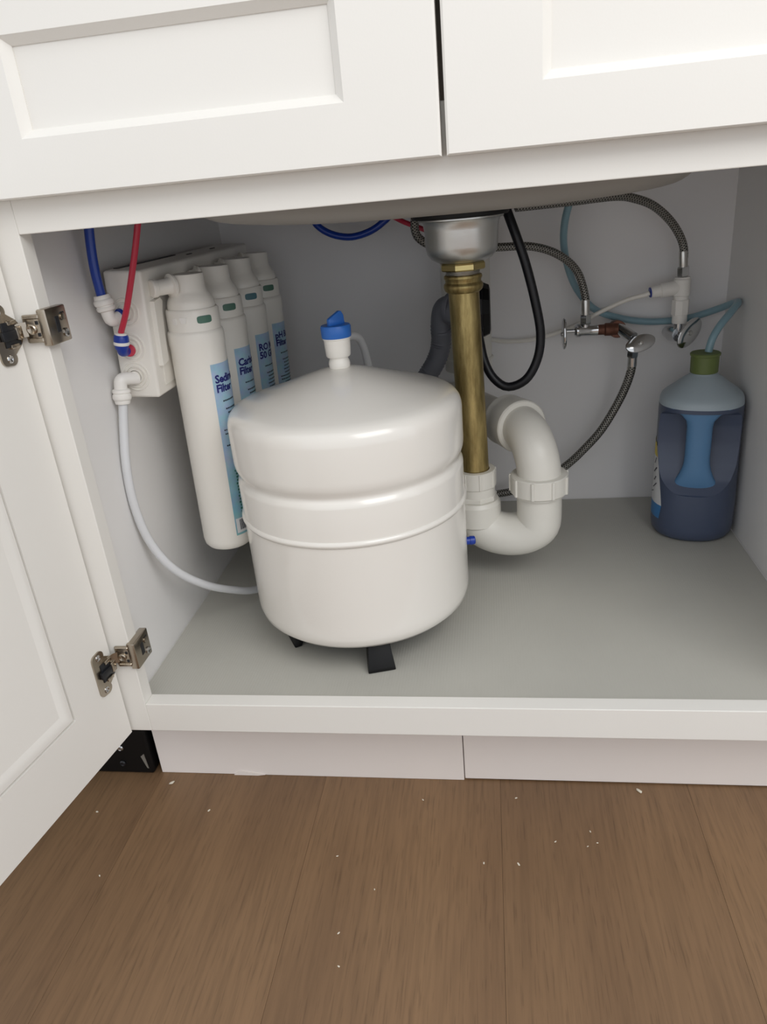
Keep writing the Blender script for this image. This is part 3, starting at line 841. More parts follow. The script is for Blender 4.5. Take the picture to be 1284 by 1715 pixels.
def cartridge(yc, label, lines, ind, full):
    x0 = 0.0628
    fxf = Matrix.Translation((x0, yc, UZ)) @ Matrix.Rotation(math.radians(1.4), 4, 'Y') @ Matrix.Translation((0, 0, -UZ))
    base_p = fxf @ Vector((0, 0, 0.283))
    f = thing('filter_cartridge', label, 'filter', base_p, 'cartridges on the filter housing')
    R = 0.0318
    MB().lathe([(0.0, 0.2835), (0.0200, 0.2835), (0.0272, 0.2850), (0.0305, 0.2890), (R, 0.2960), (R, 0.5390), (R + 0.0006, 0.5440), (R + 0.0006, 0.5555), (R - 0.0002, 0.5585), (R - 0.0016, 0.5600), (0.0, 0.5600)], fxf, 56).build('body', 'plastic', f, 35)
    MB().lathe([(0.0, 0.5598), (0.0300, 0.5598), (0.0300, 0.5820), (0.0287, 0.5840), (0.0, 0.5840)], fxf, 56).build('cap', 'plastic', f, 35)
    hd_ = MB().lathe([(0.0, 0.5838), (0.0268, 0.5838), (0.0270, 0.5875), (0.0255, 0.5935), (0.0215, 0.5995), (0.0192, 0.6040), (0.0190, 0.6195), (0.0182, 0.6210), (0.0, 0.6213)], fxf, 48).build('head', 'plastic', f, 35)
    d = Vector((-0.61, -0.79, 0.0)) if full else Vector((-0.78, -0.62, 0.0))
    p0 = fxf @ Vector((0, 0, 0.6105))
    MB().lathe([(0.0, 0.0), (0.0090, 0.0), (0.0090, 0.0185), (0.0128, 0.0190), (0.0132, 0.0200), (0.0132, 0.0222), (0.0098, 0.0235), (0.0085, 0.0260), (0.0085, 0.0400), (0.0098, 0.0410), (0.0098, 0.0450), (0.0085, 0.0465), (0.0, 0.0465)] if full else
               [(0.0, 0.0), (0.0090, 0.0), (0.0090, 0.0185), (0.0128, 0.0190), (0.0132, 0.0200), (0.0132, 0.0222), (0.0098, 0.0235), (0.0085, 0.0260), (0.0085, 0.0310), (0.0, 0.0310)], along(p0, d), 28).build('inlet_arm', 'plastic', hd_, 35)
    def cyl(a, z, r):
        return tuple(fxf @ Vector((r * math.cos(a), r * math.sin(a), z)))
    def patch(a0, a1, z0, z1, r, n=10, t=0.0):
        mb = MB(); vs = []
        for i in range(n + 1):
            a = a0 + (a1 - a0) * i / n
            vs += [cyl(a, z0, r), cyl(a, z1, r)]
        fs = [(2 * i, 2 * i + 2, 2 * i + 3, 2 * i + 1) for i in range(n)]
        return mb.add(vs, fs)
    A0 = math.radians(-50)
    lab = patch(A0, math.radians(75), 0.3035, 0.5215, R + 0.0002, 24).build('paper_label', 'film', f, 60)
    # lettering wrapped round the cartridge
    z0 = 0.5105
    for ln in lines:
        vs, fs = text_mesh(ln, 0.0130, 0.00043)
        z0 -= 0.0112
        mb = MB().add([cyl(A0 + 0.10 + v[0] / R, z0 + v[1], R + 0.0005) for v in vs], fs)
        mb.build('lettering', 'ink_navy', lab, 0)
    rnd = random.Random(int(yc * 1000))
    mb = MB()
    def bar(a0, a1, z0_, h):
        vs = [cyl(a0, z0_, R + 0.0005), cyl((a0 + a1) / 2, z0_, R + 0.0005), cyl(a1, z0_, R + 0.0005), cyl(a1, z0_ + h, R + 0.0005), cyl((a0 + a1) / 2, z0_ + h, R + 0.0005), cyl(a0, z0_ + h, R + 0.0005)]
        mb.add(vs, [(0, 1, 4, 5), (1, 2, 3, 4)])
    rows = [(0.4760, 0.30, 0.75), (0.4660, 0.42, 0.80), (0.4610, 0.55, 0.85), (0.4560, 0.50, 0.85), (0.4510, 0.45, 0.85), (0.4460, 0.50, 0.85), (0.4410, 0.06, 0.85), (0.4362, 0.10, 0.85), (0.4315, 0.45, 0.85), (0.4215, 0.08, 0.85)]
    for z_, s_, e_ in rows:
        a = A0 + 0.12 + s_ * 0.62
        while a < A0 + 0.12 + e_ * 1.1:
            w = rnd.uniform(0.03, 0.09)
            bar(a, a + w, z_, 0.0017)
            a += w + 0.018
    mb.build('fine_print', 'ink_dark', lab, 0)
    if full:
        mb = MB()
        for k in range(14):
            z_ = 0.3870 - k * 0.0042
            a = A0 + 0.33 + rnd.uniform(0, 0.05)
            while a < A0 + 0.85:
                w = rnd.uniform(0.05, 0.13)
                bar(a, a + w, z_, 0.0024)
                a += w + rnd.uniform(0.03, 0.09)
        mb.build('fine_print', 'ink_green', lab, 0)
        patch(A0 + 0.05, A0 + 0.9, 0.3065, 0.3260, R + 0.0004, 12).build('barcode_field', 'label_white', lab, 60)
        mb = MB()
        a = A0 + 0.20
        while a < A0 + 0.8:
            w = rnd.uniform(0.008, 0.03)
            z_ = 0.3100
            vs = [cyl(a, z_, R + 0.0006), cyl(a + w, z_, R + 0.0006), cyl(a + w, 0.3240, R + 0.0006), cyl(a, 0.3240, R + 0.0006)]
            mb.add(vs, [(0, 1, 2, 3)])
            a += w + rnd.uniform(0.01, 0.025)
        mb.build('barcode', 'ink_dark', lab, 0)
    # coloured lock window on the cap, with an embossed lock mark beside it
    mb = MB(); vs = []
    ac, w, h = math.radians(-44), 0.30, 0.0042
    n = 20
    zc = 0.5728
    pts = []
    for i in range(n):
        t = 2 * PI * i / n
        ct_, st_ = math.cos(t), math.sin(t)
        e = 0.45
        pts.append((ac + w * math.copysign(abs(ct_) ** e, ct_) , zc + h * math.copysign(abs(st_) ** e, st_)))
    vs = [cyl(a, z_, 0.0304) for a, z_ in pts] + [cyl(ac, zc, 0.0308)]
    fs = [(i, (i + 1) % n, n) for i in range(n)]
    mb.add(vs, fs).build('lock_window', ind, f, 60)
    mb = MB()
    for a0, a1, zz0, zz1, sl in ((-2.02, -1.86, 0.5688, 0.5762, 0.0), (-1.72, -1.42, 0.5700, 0.5765, 0.06)):
        q = [(a0 + sl, zz0), (a1 - sl, zz0), (a1, zz1), (a0, zz1)]
        mb.add([cyl(a, z_, 0.0296) for a, z_ in q] + [cyl(a, z_, 0.0309) for a, z_ in q], [(4, 5, 6, 7), (0, 1, 5, 4), (1, 2, 6, 5), (2, 3, 7, 6), (3, 0, 4, 7)])
    mb.build('lock_mark', 'plastic_fit', f, 0)
    return f
cartridge(0.196, 'white cartridge lettered Sediment Filter, nearest the open door', ('Sediment', 'Filter'), 'indicator', True)
cartridge(0.285, 'white cartridge lettered Carbon Filter, second from the open door', ('Carbon', 'Filter'), 'indicator', False)
cartridge(0.378, 'white cartridge lettered RO and 50 G, third from the open door', ('RO Membrane', '50 GPD'), 'indicator_blue', False)
cartridge(0.466, 'white cartridge lettered pH and Filter, farthest from the open door', ('pH Boost', 'Filter'), 'indicator', False)

# ------------------------------------------------------------------ storage tank
TX, TY = 0.231, 0.187
tk = thing('storage_tank', 'white round water storage tank with a blue valve on top', 'tank', (TX, TY, ZF))
shell = [(0.0, 0.2000), (0.080, 0.2000), (0.110, 0.2030), (0.126, 0.2085), (0.1330, 0.2155), (0.1352, 0.2240), (0.1355, 0.2320), (0.1355, 0.3400),
         (0.1356, 0.3860), (0.1350, 0.3895), (0.1325, 0.3925), (0.1312, 0.3950), (0.1318, 0.3985), (0.1345, 0.4030), (0.1364, 0.4085), (0.1370, 0.4150),
         (0.1370, 0.4530), (0.1366, 0.4580), (0.1350, 0.4635), (0.1318, 0.4682), (0.1270, 0.4716), (0.1200, 0.4742), (0.1050, 0.4785), (0.0850, 0.4845), (0.0600, 0.4930), (0.0400, 0.4995), (0.0250, 0.5040), (0.0120, 0.5068), (0.0, 0.5075)]
MB().lathe(shell, at(TX, TY), 112).build('shell', 'tank', tk, 45)
MB().lathe([(0.1345, 0.3405), (0.1368, 0.3415), (0.1380, 0.3440), (0.1380, 0.3455), (0.1368, 0.3478), (0.1345, 0.3490)], at(TX, TY), 112).build('weld_bead', 'tank', tk, 45)
# black stand: ring and splayed feet
MB().lathe([(0.070, 0.1930), (0.104, 0.1930), (0.106, 0.1945), (0.106, 0.2050), (0.070, 0.2050)], at(TX, TY), 64).build('stand_ring', 'black_plastic', tk, 35)
ZM = ZF + 0.0018
for ang, ro in ((-73.5, 0.0), (-150.0, -0.015), (30.0, -0.006), (105.0, 0.0)):
    a = math.radians(ang)
    xf = at(TX, TY, 0) @ Matrix.Rotation(a, 4, 'Z')
    mb = MB()
    w = 0.0165
    pf = [(0.085, 0.200), (0.1105, 0.200), (0.1215, ZM + 0.004), (0.1210, ZM), (0.1120, ZM), (0.085, 0.188)]
    vs = [(u + (ro if u > 0.1 else 0), s * (w - (0.0035 if v > ZM + 0.01 else 0)), v) for s in (-1, 1) for u, v in pf]
    n = len(pf)
    fs = [tuple(range(n)), tuple(reversed(range(n, 2 * n)))] + [(i, (i + 1) % n, n + (i + 1) % n, n + i) for i in range(n)]
    bm = bmesh.new()
    bv = [bm.verts.new(xf @ Vector(p)) for p in vs]
    for f_ in fs: bm.faces.new([bv[i] for i in f_])
    bmesh.ops.recalc_face_normals(bm, faces=bm.faces[:])
    bmesh.ops.bevel(bm, geom=bm.edges[:], offset=0.0012, segments=2, profile=0.5, affect='EDGES')
    mb.addbm(bm)
    mb.build('foot', 'black_plastic', tk, 30)
# valve
MB().lathe([(0.0, 0.5055), (0.0108, 0.5055), (0.0120, 0.5075), (0.0124, 0.5110), (0.0118, 0.5140), (0.0106, 0.5165), (0.0110, 0.5205), (0.0, 0.5205)], at(TX, TY), 32).build('valve_nipple', 'plastic', tk, 40)
vb = MB().lathe([(0.0, 0.5190), (0.0128, 0.5190), (0.0140, 0.5205), (0.0146, 0.5300), (0.0148, 0.5388), (0.0160, 0.5394), (0.0160, 0.5408), (0.0, 0.5408)], at(TX, TY), 36).build('valve_body', 'plastic', tk, 35)
MB().tube([(TX, TY + 0.010, 0.5310), (TX + 0.001, TY + 0.030, 0.5310)], 0.0078, 20, 3).build('outlet', 'plastic', vb)
vh = MB().lathe([(0.0, 0.5408), (0.0163, 0.5408), (0.0168, 0.5418), (0.0172, 0.5525), (0.0162, 0.5545), (0.0, 0.5545)], at(TX, TY), 40).build('valve_cap', 'blue_plastic', tk, 35)
mb = MB()
fin = [(-0.0100, 0.5540), (-0.0095, 0.5615), (-0.0075, 0.5628), (0.0060, 0.5690), (0.0085, 0.5685), (0.0110, 0.5640), (0.0120, 0.5540)]
fr = at(TX, TY) @ Matrix.Rotation(math.radians(48), 4, 'Z')
bm = bmesh.new()
va = [bm.verts.new(fr @ Vector((u, -0.0026, v))) for u, v in fin]; vb_ = [bm.verts.new(fr @ Vector((u, 0.0026, v))) for u, v in fin]
bm.faces.new(va); bm.faces.new(list(reversed(vb_)))
for i in range(len(fin)):
    bm.faces.new([va[i], vb_[i], vb_[(i + 1) % len(fin)], va[(i + 1) % len(fin)]])
bmesh.ops.recalc_face_normals(bm, faces=bm.faces[:])
bmesh.ops.bevel(bm, geom=bm.edges[:], offset=0.0009, segments=2, profile=0.5, affect='EDGES')
mb.addbm(bm)
mb.build('grip', 'blue_plastic', vh, 30)
# air valve cap on the side
nv = Vector((0.975, 0.225, 0)).normalized()
MB().lathe([(0.0, -0.004), (0.0052, -0.004), (0.0052, 0.006), (0.0060, 0.0065), (0.0056, 0.0120), (0.0045, 0.0130), (0.0, 0.0130)], along(Vector((TX, TY, 0.2655)) + nv * 0.1355, nv), 18).build('air_valve_cap', 'dark_blue_plastic', tk, 35)

hose('white_tube', 'milky white tube curving from filter housing down and behind the tank', 'tube', 'white_tube',
     [(-0.0095, 0.1265, 0.4932), (-0.0120, 0.1204, 0.4676), (-0.0140, 0.1092, 0.4248), (-0.0140, 0.1056, 0.3779), (-0.0080, 0.1095, 0.3284), (0.008, 0.1214, 0.2843), (0.028, 0.1516, 0.2449), (0.048, 0.195, 0.2106), (0.066, 0.2358, 0.1876),
      (0.095, 0.295, 0.1755), (0.15, 0.345, 0.1755), (0.205, 0.358, 0.21), (0.240, 0.352, 0.32), (0.2405, 0.342, 0.44), (0.2400, 0.325, 0.484), (0.2405, 0.303, 0.506), (0.2395, 0.275, 0.523), (0.2350, 0.242, 0.531), (0.2322, 0.2172, 0.531)], 0.0051, 18)

# ------------------------------------------------------------------ tubes under the sink
hose('blue_tube', 'dark blue tube drooping in a shallow arc under the sink', 'tube', 'blue_tube',
     [(0.140, 0.515, 0.72), (0.1449, 0.503, 0.6765), (0.1534, 0.5, 0.6522), (0.1731, 0.5, 0.6366), (0.202, 0.5, 0.6293), (0.2301, 0.5, 0.6337), (0.2523, 0.5, 0.6449), (0.2687, 0.503, 0.6621), (0.29, 0.515, 0.72)], 0.0050, 18)
hose('red_tube', 'short red tube sloping in behind the steel strainer', 'tube', 'red_tube',
     [(0.245, 0.485, 0.70), (0.2579, 0.475, 0.6650), (0.2814, 0.46, 0.6483), (0.3131, 0.45, 0.6346), (0.341, 0.445, 0.6230), (0.37, 0.455, 0.6150)], 0.0034, 16)
hose('feed_tube', 'thin white tube crossing the back wall to the white tee', 'tube', 'plastic',
     [(0.6355, 0.5165, 0.5165), (0.6292, 0.517, 0.5140), (0.6058, 0.525, 0.5077), (0.5733, 0.535, 0.4928), (0.5307, 0.545, 0.4706), (0.4766, 0.552, 0.4538), (0.4301, 0.565, 0.4492), (0.40, 0.5705, 0.4532), (0.33, 0.5705, 0.46)], 0.0034, 14)
hose('soap_tube', 'pale blue tube looping along the back wall into the soap bottle', 'tube', 'soap_tube',
     [(0.5220, 0.468, 0.72), (0.5209, 0.470, 0.6717), (0.5147, 0.475, 0.6498), (0.5101, 0.49, 0.6227), (0.5115, 0.51, 0.5919), (0.5208, 0.53, 0.5561), (0.5369, 0.545, 0.5221), (0.5642, 0.552, 0.4917), (0.6037, 0.556, 0.4755), (0.649, 0.559, 0.4670), (0.701, 0.557, 0.4690), (0.7384, 0.54, 0.4825), (0.7540, 0.515, 0.4945), (0.7535, 0.495, 0.4974), (0.7385, 0.472, 0.4895), (0.7205, 0.455, 0.4750), (0.7095, 0.448, 0.4580), (0.7055, 0.4465, 0.4405)], 0.0052, 16)

def braided(name, label, pts, r, nut_ends):
    t = thing(name, label, 'hose', pts[0])
    MB().tube(pts, r, 18).build('braid', 'braid', t, 60)
    for i, q in nut_ends:
        p = Vector(pts[i]); d = (Vector(pts[q]) - p).normalized()
        MB().lathe([(0.0, -0.014), (0.0078, -0.014), (0.0085, -0.013), (0.0085, -0.002), (0.0078, 0.0), (0.0, 0.0)], along(p, d), 6).build('nut', 'chrome', t, 20)
        MB().lathe([(0.0, 0.0), (0.0062, 0.0), (0.0062, 0.020), (0.0056, 0.022), (0.0, 0.022)], along(p, d), 20).build('ferrule', 'thread', t, 35)
    return t
braided('braided_hose', 'braided steel hose arching from the left valve to behind the strainer',
        [(0.5446, 0.515, 0.4920), (0.5440, 0.514, 0.5157), (0.5305, 0.505, 0.5553), (0.5018, 0.487, 0.5825), (0.4636, 0.47, 0.5978), (0.418, 0.455, 0.6017), (0.3731, 0.435, 0.6056), (0.3329, 0.420, 0.6118), (0.3130, 0.412, 0.6232), (0.3075, 0.406, 0.6355), (0.3090, 0.400, 0.6500)], 0.0056, [(0, 1)])
braided('braided_hose', 'braided steel hose arching from the white tee up under the sink',
        [(0.6810, 0.52, 0.5500), (0.6785, 0.518, 0.5787), (0.6600, 0.507, 0.6091), (0.6304, 0.49, 0.6351), (0.6003, 0.475, 0.6482), (0.5729, 0.462, 0.6533), (0.5164, 0.44, 0.6527), (0.4687, 0.42, 0.6525), (0.4400, 0.41, 0.6525)], 0.0057, [(0, 1)])
braided('braided_hose', 'braided steel hose sweeping down from the oval valve behind the trap',
        [(0.6120, 0.497, 0.4285), (0.6108, 0.501, 0.4017), (0.5990, 0.51, 0.3609), (0.5745, 0.515, 0.312), (0.5482, 0.52, 0.2774), (0.5227, 0.525, 0.2497), (0.4894, 0.53, 0.2237), (0.4551, 0.535, 0.2067), (0.415, 0.54, 0.1961), (0.3637, 0.545, 0.1891), (0.30, 0.55, 0.178)], 0.0064, [(0, 1)])

# ------------------------------------------------------------------ shut-off valves at the back wall
def oval_handle(parent, c, nrm, up, a, b):
    nrm = Vector(nrm).normalized(); up = Vector(up); up = (up - nrm * up.dot(nrm)).normalized(); sd = up.cross(nrm)
    mb = MB(); vs, fs = [], []
    n = 32
    prof = [(0.55, -0.0022), (0.92, -0.0018), (1.0, 0.0), (0.97, 0.0016), (0.85, 0.0024), (0.5, 0.0030), (0.0001, 0.0032)]
    for s, h in prof:
        for i in range(n):
            t = 2 * PI * i / n
            vs.append(tuple(Vector(c) + up * (a * s * math.cos(t)) + sd * (b * s * math.sin(t)) + nrm * h))
    for k in range(len(prof) - 1):
        for i in range(n):
            j = (i + 1) % n
            fs.append((k * n + i, k * n + j, (k + 1) * n + j, (k + 1) * n + i))
    fs.append(tuple(range(n)))
    h = mb.add(vs, fs).build('handle', 'chrome', parent, 40)
    MB().lathe([(0.0, 0.0), (0.0032, 0.0), (0.0034, 0.001), (0.0026, 0.0022), (0.0, 0.0026)], along(Vector(c) + nrm * 0.0030, nrm), 16).build('screw', 'thread', h)
    return h

v1 = thing('shutoff_valve', 'chrome double shutoff valve with two handles and a corroded nipple', 'valve', (0.575, 0.54, 0.44))
MB().tube([(0.590, 0.5745, 0.4560), (0.590, 0.522, 0.4640)], 0.0085, 24, 6).build('wall_stub', 'rust', v1)
MB().lathe([(0.0, 0.0), (0.0120, 0.0), (0.0128, 0.001), (0.0128, 0.016), (0.0120, 0.017), (0.0, 0.017)], along((0.592, 0.531, 0.4655), (0, -1, 0.1)), 24).build('elbow_nut', 'rust', v1, 35)
MB().lathe([(0.0, 0.0), (0.0085, 0.0), (0.0085, 0.006), (0.0095, 0.008), (0.0095, 0.018), (0.0078, 0.020), (0.0078, 0.030), (0.0, 0.030)], along((0.592, 0.515, 0.4675), (-1, 0, 0.02)), 20).build('nipple', 'rust', v1, 35)
MB().lathe([(0.0, 0.0), (0.0086, 0.0), (0.0086, 0.024), (0.0098, 0.026), (0.0098, 0.031), (0.0070, 0.034), (0.0, 0.034)], along((0.563, 0.515, 0.4680), (-1, 0, 0.02)), 24).build('body', 'chrome', v1, 35)
MB().tube([(0.5446, 0.515, 0.466), (0.5446, 0.515, 0.4775)], 0.0070, 18, 3).build('outlet', 'chrome', v1)
MB().tube([(0.530, 0.515, 0.4688), (0.515, 0.515, 0.4690)], 0.0030, 14, 3).build('stem', 'chrome', v1)
oval_handle(v1, (0.5140, 0.515, 0.4650), (-1, -0.10, 0.0), (0, 0.1, 1), 0.0235, 0.011)
# second outlet with its oval handle to the front right
MB().tube([(0.594, 0.518, 0.4680), (0.603, 0.508, 0.4620), (0.612, 0.499, 0.4560)], 0.0088, 20, 8).build('body', 'chrome', v1)
MB().tube([(0.6120, 0.497, 0.4560), (0.6120, 0.497, 0.4145)], 0.0070, 18, 4).build('outlet', 'chrome', v1)
MB().tube([(0.611, 0.497, 0.4565), (0.6165, 0.484, 0.4540)], 0.0034, 14, 3).build('stem', 'chrome', v1)
oval_handle(v1, (0.6195, 0.481, 0.4510), (0.10, -0.90, 0.40), (1, 0.10, 0.30), 0.0225, 0.0122)

v2 = thing('shutoff_valve', 'chrome shutoff valve with tilted oval handle below the white tee', 'valve', (0.69, 0.53, 0.44))
MB().tube([(0.678, 0.5745, 0.4470), (0.678, 0.530, 0.4500)], 0.0088, 20, 5).build('wall_stub', 'chrome', v2)
MB().tube([(0.678, 0.545, 0.4490), (0.681, 0.512, 0.4540)], 0.0108, 20, 5).build('body', 'chrome', v2)
MB().tube([(0.681, 0.520, 0.4540), (0.681, 0.520, 0.4695)], 0.0078, 20, 3).build('outlet', 'chrome', v2)
MB().tube([(0.681, 0.513, 0.4550), (0.688, 0.500, 0.4585)], 0.0036, 14, 3).build('stem', 'chrome', v2)
oval_handle(v2, (0.6900, 0.495, 0.4590), (0.28, -0.92, 0.12), (0.80, 0.25, 1), 0.0250, 0.0135)

te = thing('feed_tee', 'white plastic tee fitting between the chrome valve and braided hose', 'fitting', (0.681, 0.52, 0.483))
MB().lathe([(0.0, 0.0), (0.0100, 0.0), (0.0106, 0.001), (0.0106, 0.0125), (0.0, 0.0125)], at(0.681, 0.520, 0.4697), 24).build('socket', 'plastic_fit', te, 35)
MB().lathe([(0.0, 0.0), (0.0118, 0.0), (0.0124, 0.001), (0.0124, 0.021), (0.0118, 0.022), (0.0, 0.022)], at(0.681, 0.520, 0.4820), 8).build('nut', 'plastic_fit', te, 20)
MB().lathe([(0.0, 0.0), (0.0105, 0.0), (0.0105, 0.005), (0.0120, 0.006), (0.0120, 0.028), (0.0105, 0.030), (0.0105, 0.0315), (0.0, 0.0315)], at(0.681, 0.520, 0.5040), 28).build('body', 'plastic_fit', te, 35)
MB().lathe([(0.0, 0.0), (0.0100, 0.0), (0.0104, 0.006), (0.0104, 0.030), (0.0090, 0.031), (0.0085, 0.033), (0.0085, 0.0430), (0.0075, 0.044), (0.0, 0.044)], along((0.681, 0.520, 0.5215), (-0.98, -0.06, -0.10)), 28).build('branch', 'plastic_fit', te, 35)
MB().lathe([(0.0040, 0.0), (0.0072, 0.0), (0.0072, 0.002), (0.0040, 0.002)], along((0.6378, 0.5175, 0.5171), (-0.98, -0.06, -0.10)), 20).build('collet', 'dark_blue_plastic', te, 35)

# ------------------------------------------------------------------ detergent bottle in the back right corner
BC = Vector((0.7018, 0.4465, 0))
ZB0 = ZF + 0.0018
bo = thing('soap_bottle', 'blue liquid soap bottle with olive cap in the right corner', 'bottle', (BC.x, BC.y, ZB0))
BROT = math.radians(-14)
def srings(specs, ex=2.6, n=56):
    """specs: (z, half x, half y, shift y)"""
    vs, fs = [], []
    for z_, a, b_, sh, e in specs:
        for i in range(n):
            t = 2 * PI * i / n
            c_, s_ = math.cos(t), math.sin(t)
            p = Vector((a * math.copysign(abs(c_) ** (2 / e), c_), b_ * math.copysign(abs(s_) ** (2 / e), s_) + sh, z_))
            vs.append(p)
    for k in range(len(specs) - 1):
        for i in range(n):
            j = (i + 1) % n
            fs.append((k * n + i, k * n + j, (k + 1) * n + j, (k + 1) * n + i))
    fs.append(tuple(reversed(range(n)))); fs.append(tuple(range((len(specs) - 1) * n, len(specs) * n)))
    return vs, fs
bxf = Matrix.Translation(BC) @ Matrix.Rotation(BROT, 4, 'Z')
BH = [(0.0, 0.048, 0.048, 0, 2.2), (0.002, 0.0535, 0.0535, 0, 2.2), (0.008, 0.0572, 0.0572, 0, 2.3), (0.020, 0.0586, 0.0586, 0, 2.4), (0.060, 0.0586, 0.0586, 0, 2.4), (0.100, 0.0580, 0.0580, 0, 2.4), (0.150, 0.0574, 0.0574, 0, 2.4), (0.190, 0.0574, 0.0574, 0, 2.4), (0.2035, 0.0570, 0.0570, 0, 2.4)]
vs, fs = srings([(ZB0 + z_, a, b_, s_, e) for z_, a, b_, s_, e in BH])
lower = MB().add(vs, fs, bxf)
# cut the grip recess out of the front: everything in front of a sloping plane between two heights
bmB = bmesh.new()
def to_obj(mb, name):
    me = bpy.data.meshes.new(name); me.from_pydata(mb.v, [], mb.f)
    b2 = bmesh.new(); b2.from_mesh(me); bmesh.ops.recalc_face_normals(b2, faces=b2.faces[:]); b2.to_mesh(me); b2.free()
    o = bpy.data.objects.new(name, me); COL.objects.link(o); return o
bmB.free()
cut = MB()
prof = [(-0.075, 0.070), (-0.0555, 0.076), (-0.040, 0.096), (-0.029, 0.116), (-0.024, 0.140), (-0.022, 0.172), (-0.027, 0.190), (-0.038, 0.1975), (-0.075, 0.1985)]
cut.prism(prof, -0.075, 0.075, lambda u, v, d: tuple(bxf @ Vector((d, u, ZB0 + v))))
oa, oc = to_obj(lower, 'tmp_a'), to_obj(cut, 'tmp_c')
md = oa.modifiers.new('b', 'BOOLEAN'); md.operation = 'DIFFERENCE'; md.object = oc; md.solver = 'EXACT'
dg = bpy.context.evaluated_depsgraph_get()
me = bpy.data.meshes.new_from_object(oa.evaluated_get(dg))
mb = MB().add([v.co[:] for v in me.vertices], [tuple(p.vertices) for p in me.polygons])
bpy.data.objects.remove(oa); bpy.data.objects.remove(oc)
mb.build('bottle_body', 'bottle_blue', bo, 40)
# the grip: a post standing in front of the recess
gsp = []
for i in range(15):
    t = i / 14
    z_ = ZB0 + 0.076 + (0.2035 - 0.076) * t
    fl = max(0.0, (t - 0.80) / 0.20) ** 2.2 * 0.024 + max(0.0, (0.42 - t) / 0.42) ** 1.8 * 0.022
    gsp.append((z_, 0.0170 + fl, 0.0120, -0.0420 + 0.010 * max(0.0, (0.30 - t) / 0.30) ** 2, 2.3))
vs, fs = srings(gsp, n=28)
MB().add(vs, fs, bxf).build('grip', 'bottle_handle', bo, 50)
SH = [(0.2035, 0.0570, 0.0570, 0, 2.4), (0.2090, 0.0564, 0.0564, 0, 2.4), (0.2135, 0.0546, 0.0546, 0, 2.35), (0.2180, 0.0500, 0.0500, 0, 2.3), (0.2270, 0.0385, 0.0385, 0, 2.15), (0.2360, 0.0275, 0.0275, 0, 2.0), (0.2410, 0.0205, 0.0205, 0, 2.0), (0.2430, 0.0175, 0.0175, 0, 2.0), (0.2460, 0.0165, 0.0165, 0, 2.0), (0.2560, 0.0165, 0.0165, 0, 2.0)]
vs, fs = srings([(ZB0 + z_, a, b_, s_, e) for z_, a, b_, s_, e in SH])
MB().add(vs, fs, bxf).build('bottle_shoulder', 'bottle_clear', bo, 50)
MB().lathe([(0.0, 0.0), (0.0178, 0.0), (0.0186, 0.001), (0.0190, 0.0235), (0.0202, 0.0245), (0.0204, 0.0270), (0.0190, 0.0282), (0.0, 0.0282)], at(BC.x, BC.y, ZB0 + 0.2445), 40).build('cap', 'olive', bo, 35)
# label on the left flank
def spt(t, z_, off):
    k = 0
    while k < len(BH) - 2 and BH[k + 1][0] < z_: k += 1
    w = (z_ - BH[k][0]) / (BH[k + 1][0] - BH[k][0])
    a = BH[k][1] * (1 - w) + BH[k + 1][1] * w + off; b_ = BH[k][2] * (1 - w) + BH[k + 1][2] * w + off
    e = 2.4
    c_, s_ = math.cos(t), math.sin(t)
    return tuple(bxf @ Vector((a * math.copysign(abs(c_) ** (2 / e), c_), b_ * math.copysign(abs(s_) ** (2 / e), s_), ZB0 + z_)))
def lpatch(name, m, t0, z0, z1, edge, off, n=10, k=10, parent=None):
    mb = MB(); vs = []
    for j in range(k + 1):
        z_ = z0 + (z1 - z0) * j / k
        t1 = edge(z_)
        for i in range(n + 1):
            vs.append(spt(math.radians(t0 + (t1 - t0) * i / n), z_, off))
    fs = [(j * (n + 1) + i, j * (n + 1) + i + 1, (j + 1) * (n + 1) + i + 1, (j + 1) * (n + 1) + i) for j in range(k) for i in range(n)]
    return mb.add(vs, fs).build(name, m, parent or bo, 60)
lb = lpatch('label', 'label_white', 130, 0.052, 0.140, lambda z_: 226 - 24 * max(0, (z_ - 0.05) / 0.09) ** 1.3, 0.0004)
lpatch('label_band', 'label_blue', 130, 0.030, 0.052, lambda z_: 226 + (z_ - 0.052) * 200, 0.0004, parent=lb)
lpatch('label_top', 'label_yellow', 150, 0.124, 0.144, lambda z_: 208 - (z_ - 0.12) * 400, 0.0008, parent=lb)
# slanted dark strokes of the worn lettering
mb = MB()
for (t0, z0, t1, z1, w) in ((196, 0.074, 208, 0.084, 3), (198, 0.086, 205, 0.094, 3), (194, 0.098, 205, 0.108, 4), (196, 0.112, 201, 0.122, 3), (188, 0.064, 200, 0.070, 3)):
    q = [(t0, z0), (t0 + w, z0), (t1 + w, z1), (t1, z1)]
    mb.add([spt(math.radians(t), z_, 0.0010) for t, z_ in q], [(0, 1, 2, 3)])
mb.build('lettering', 'ink_dark', lb, 0)

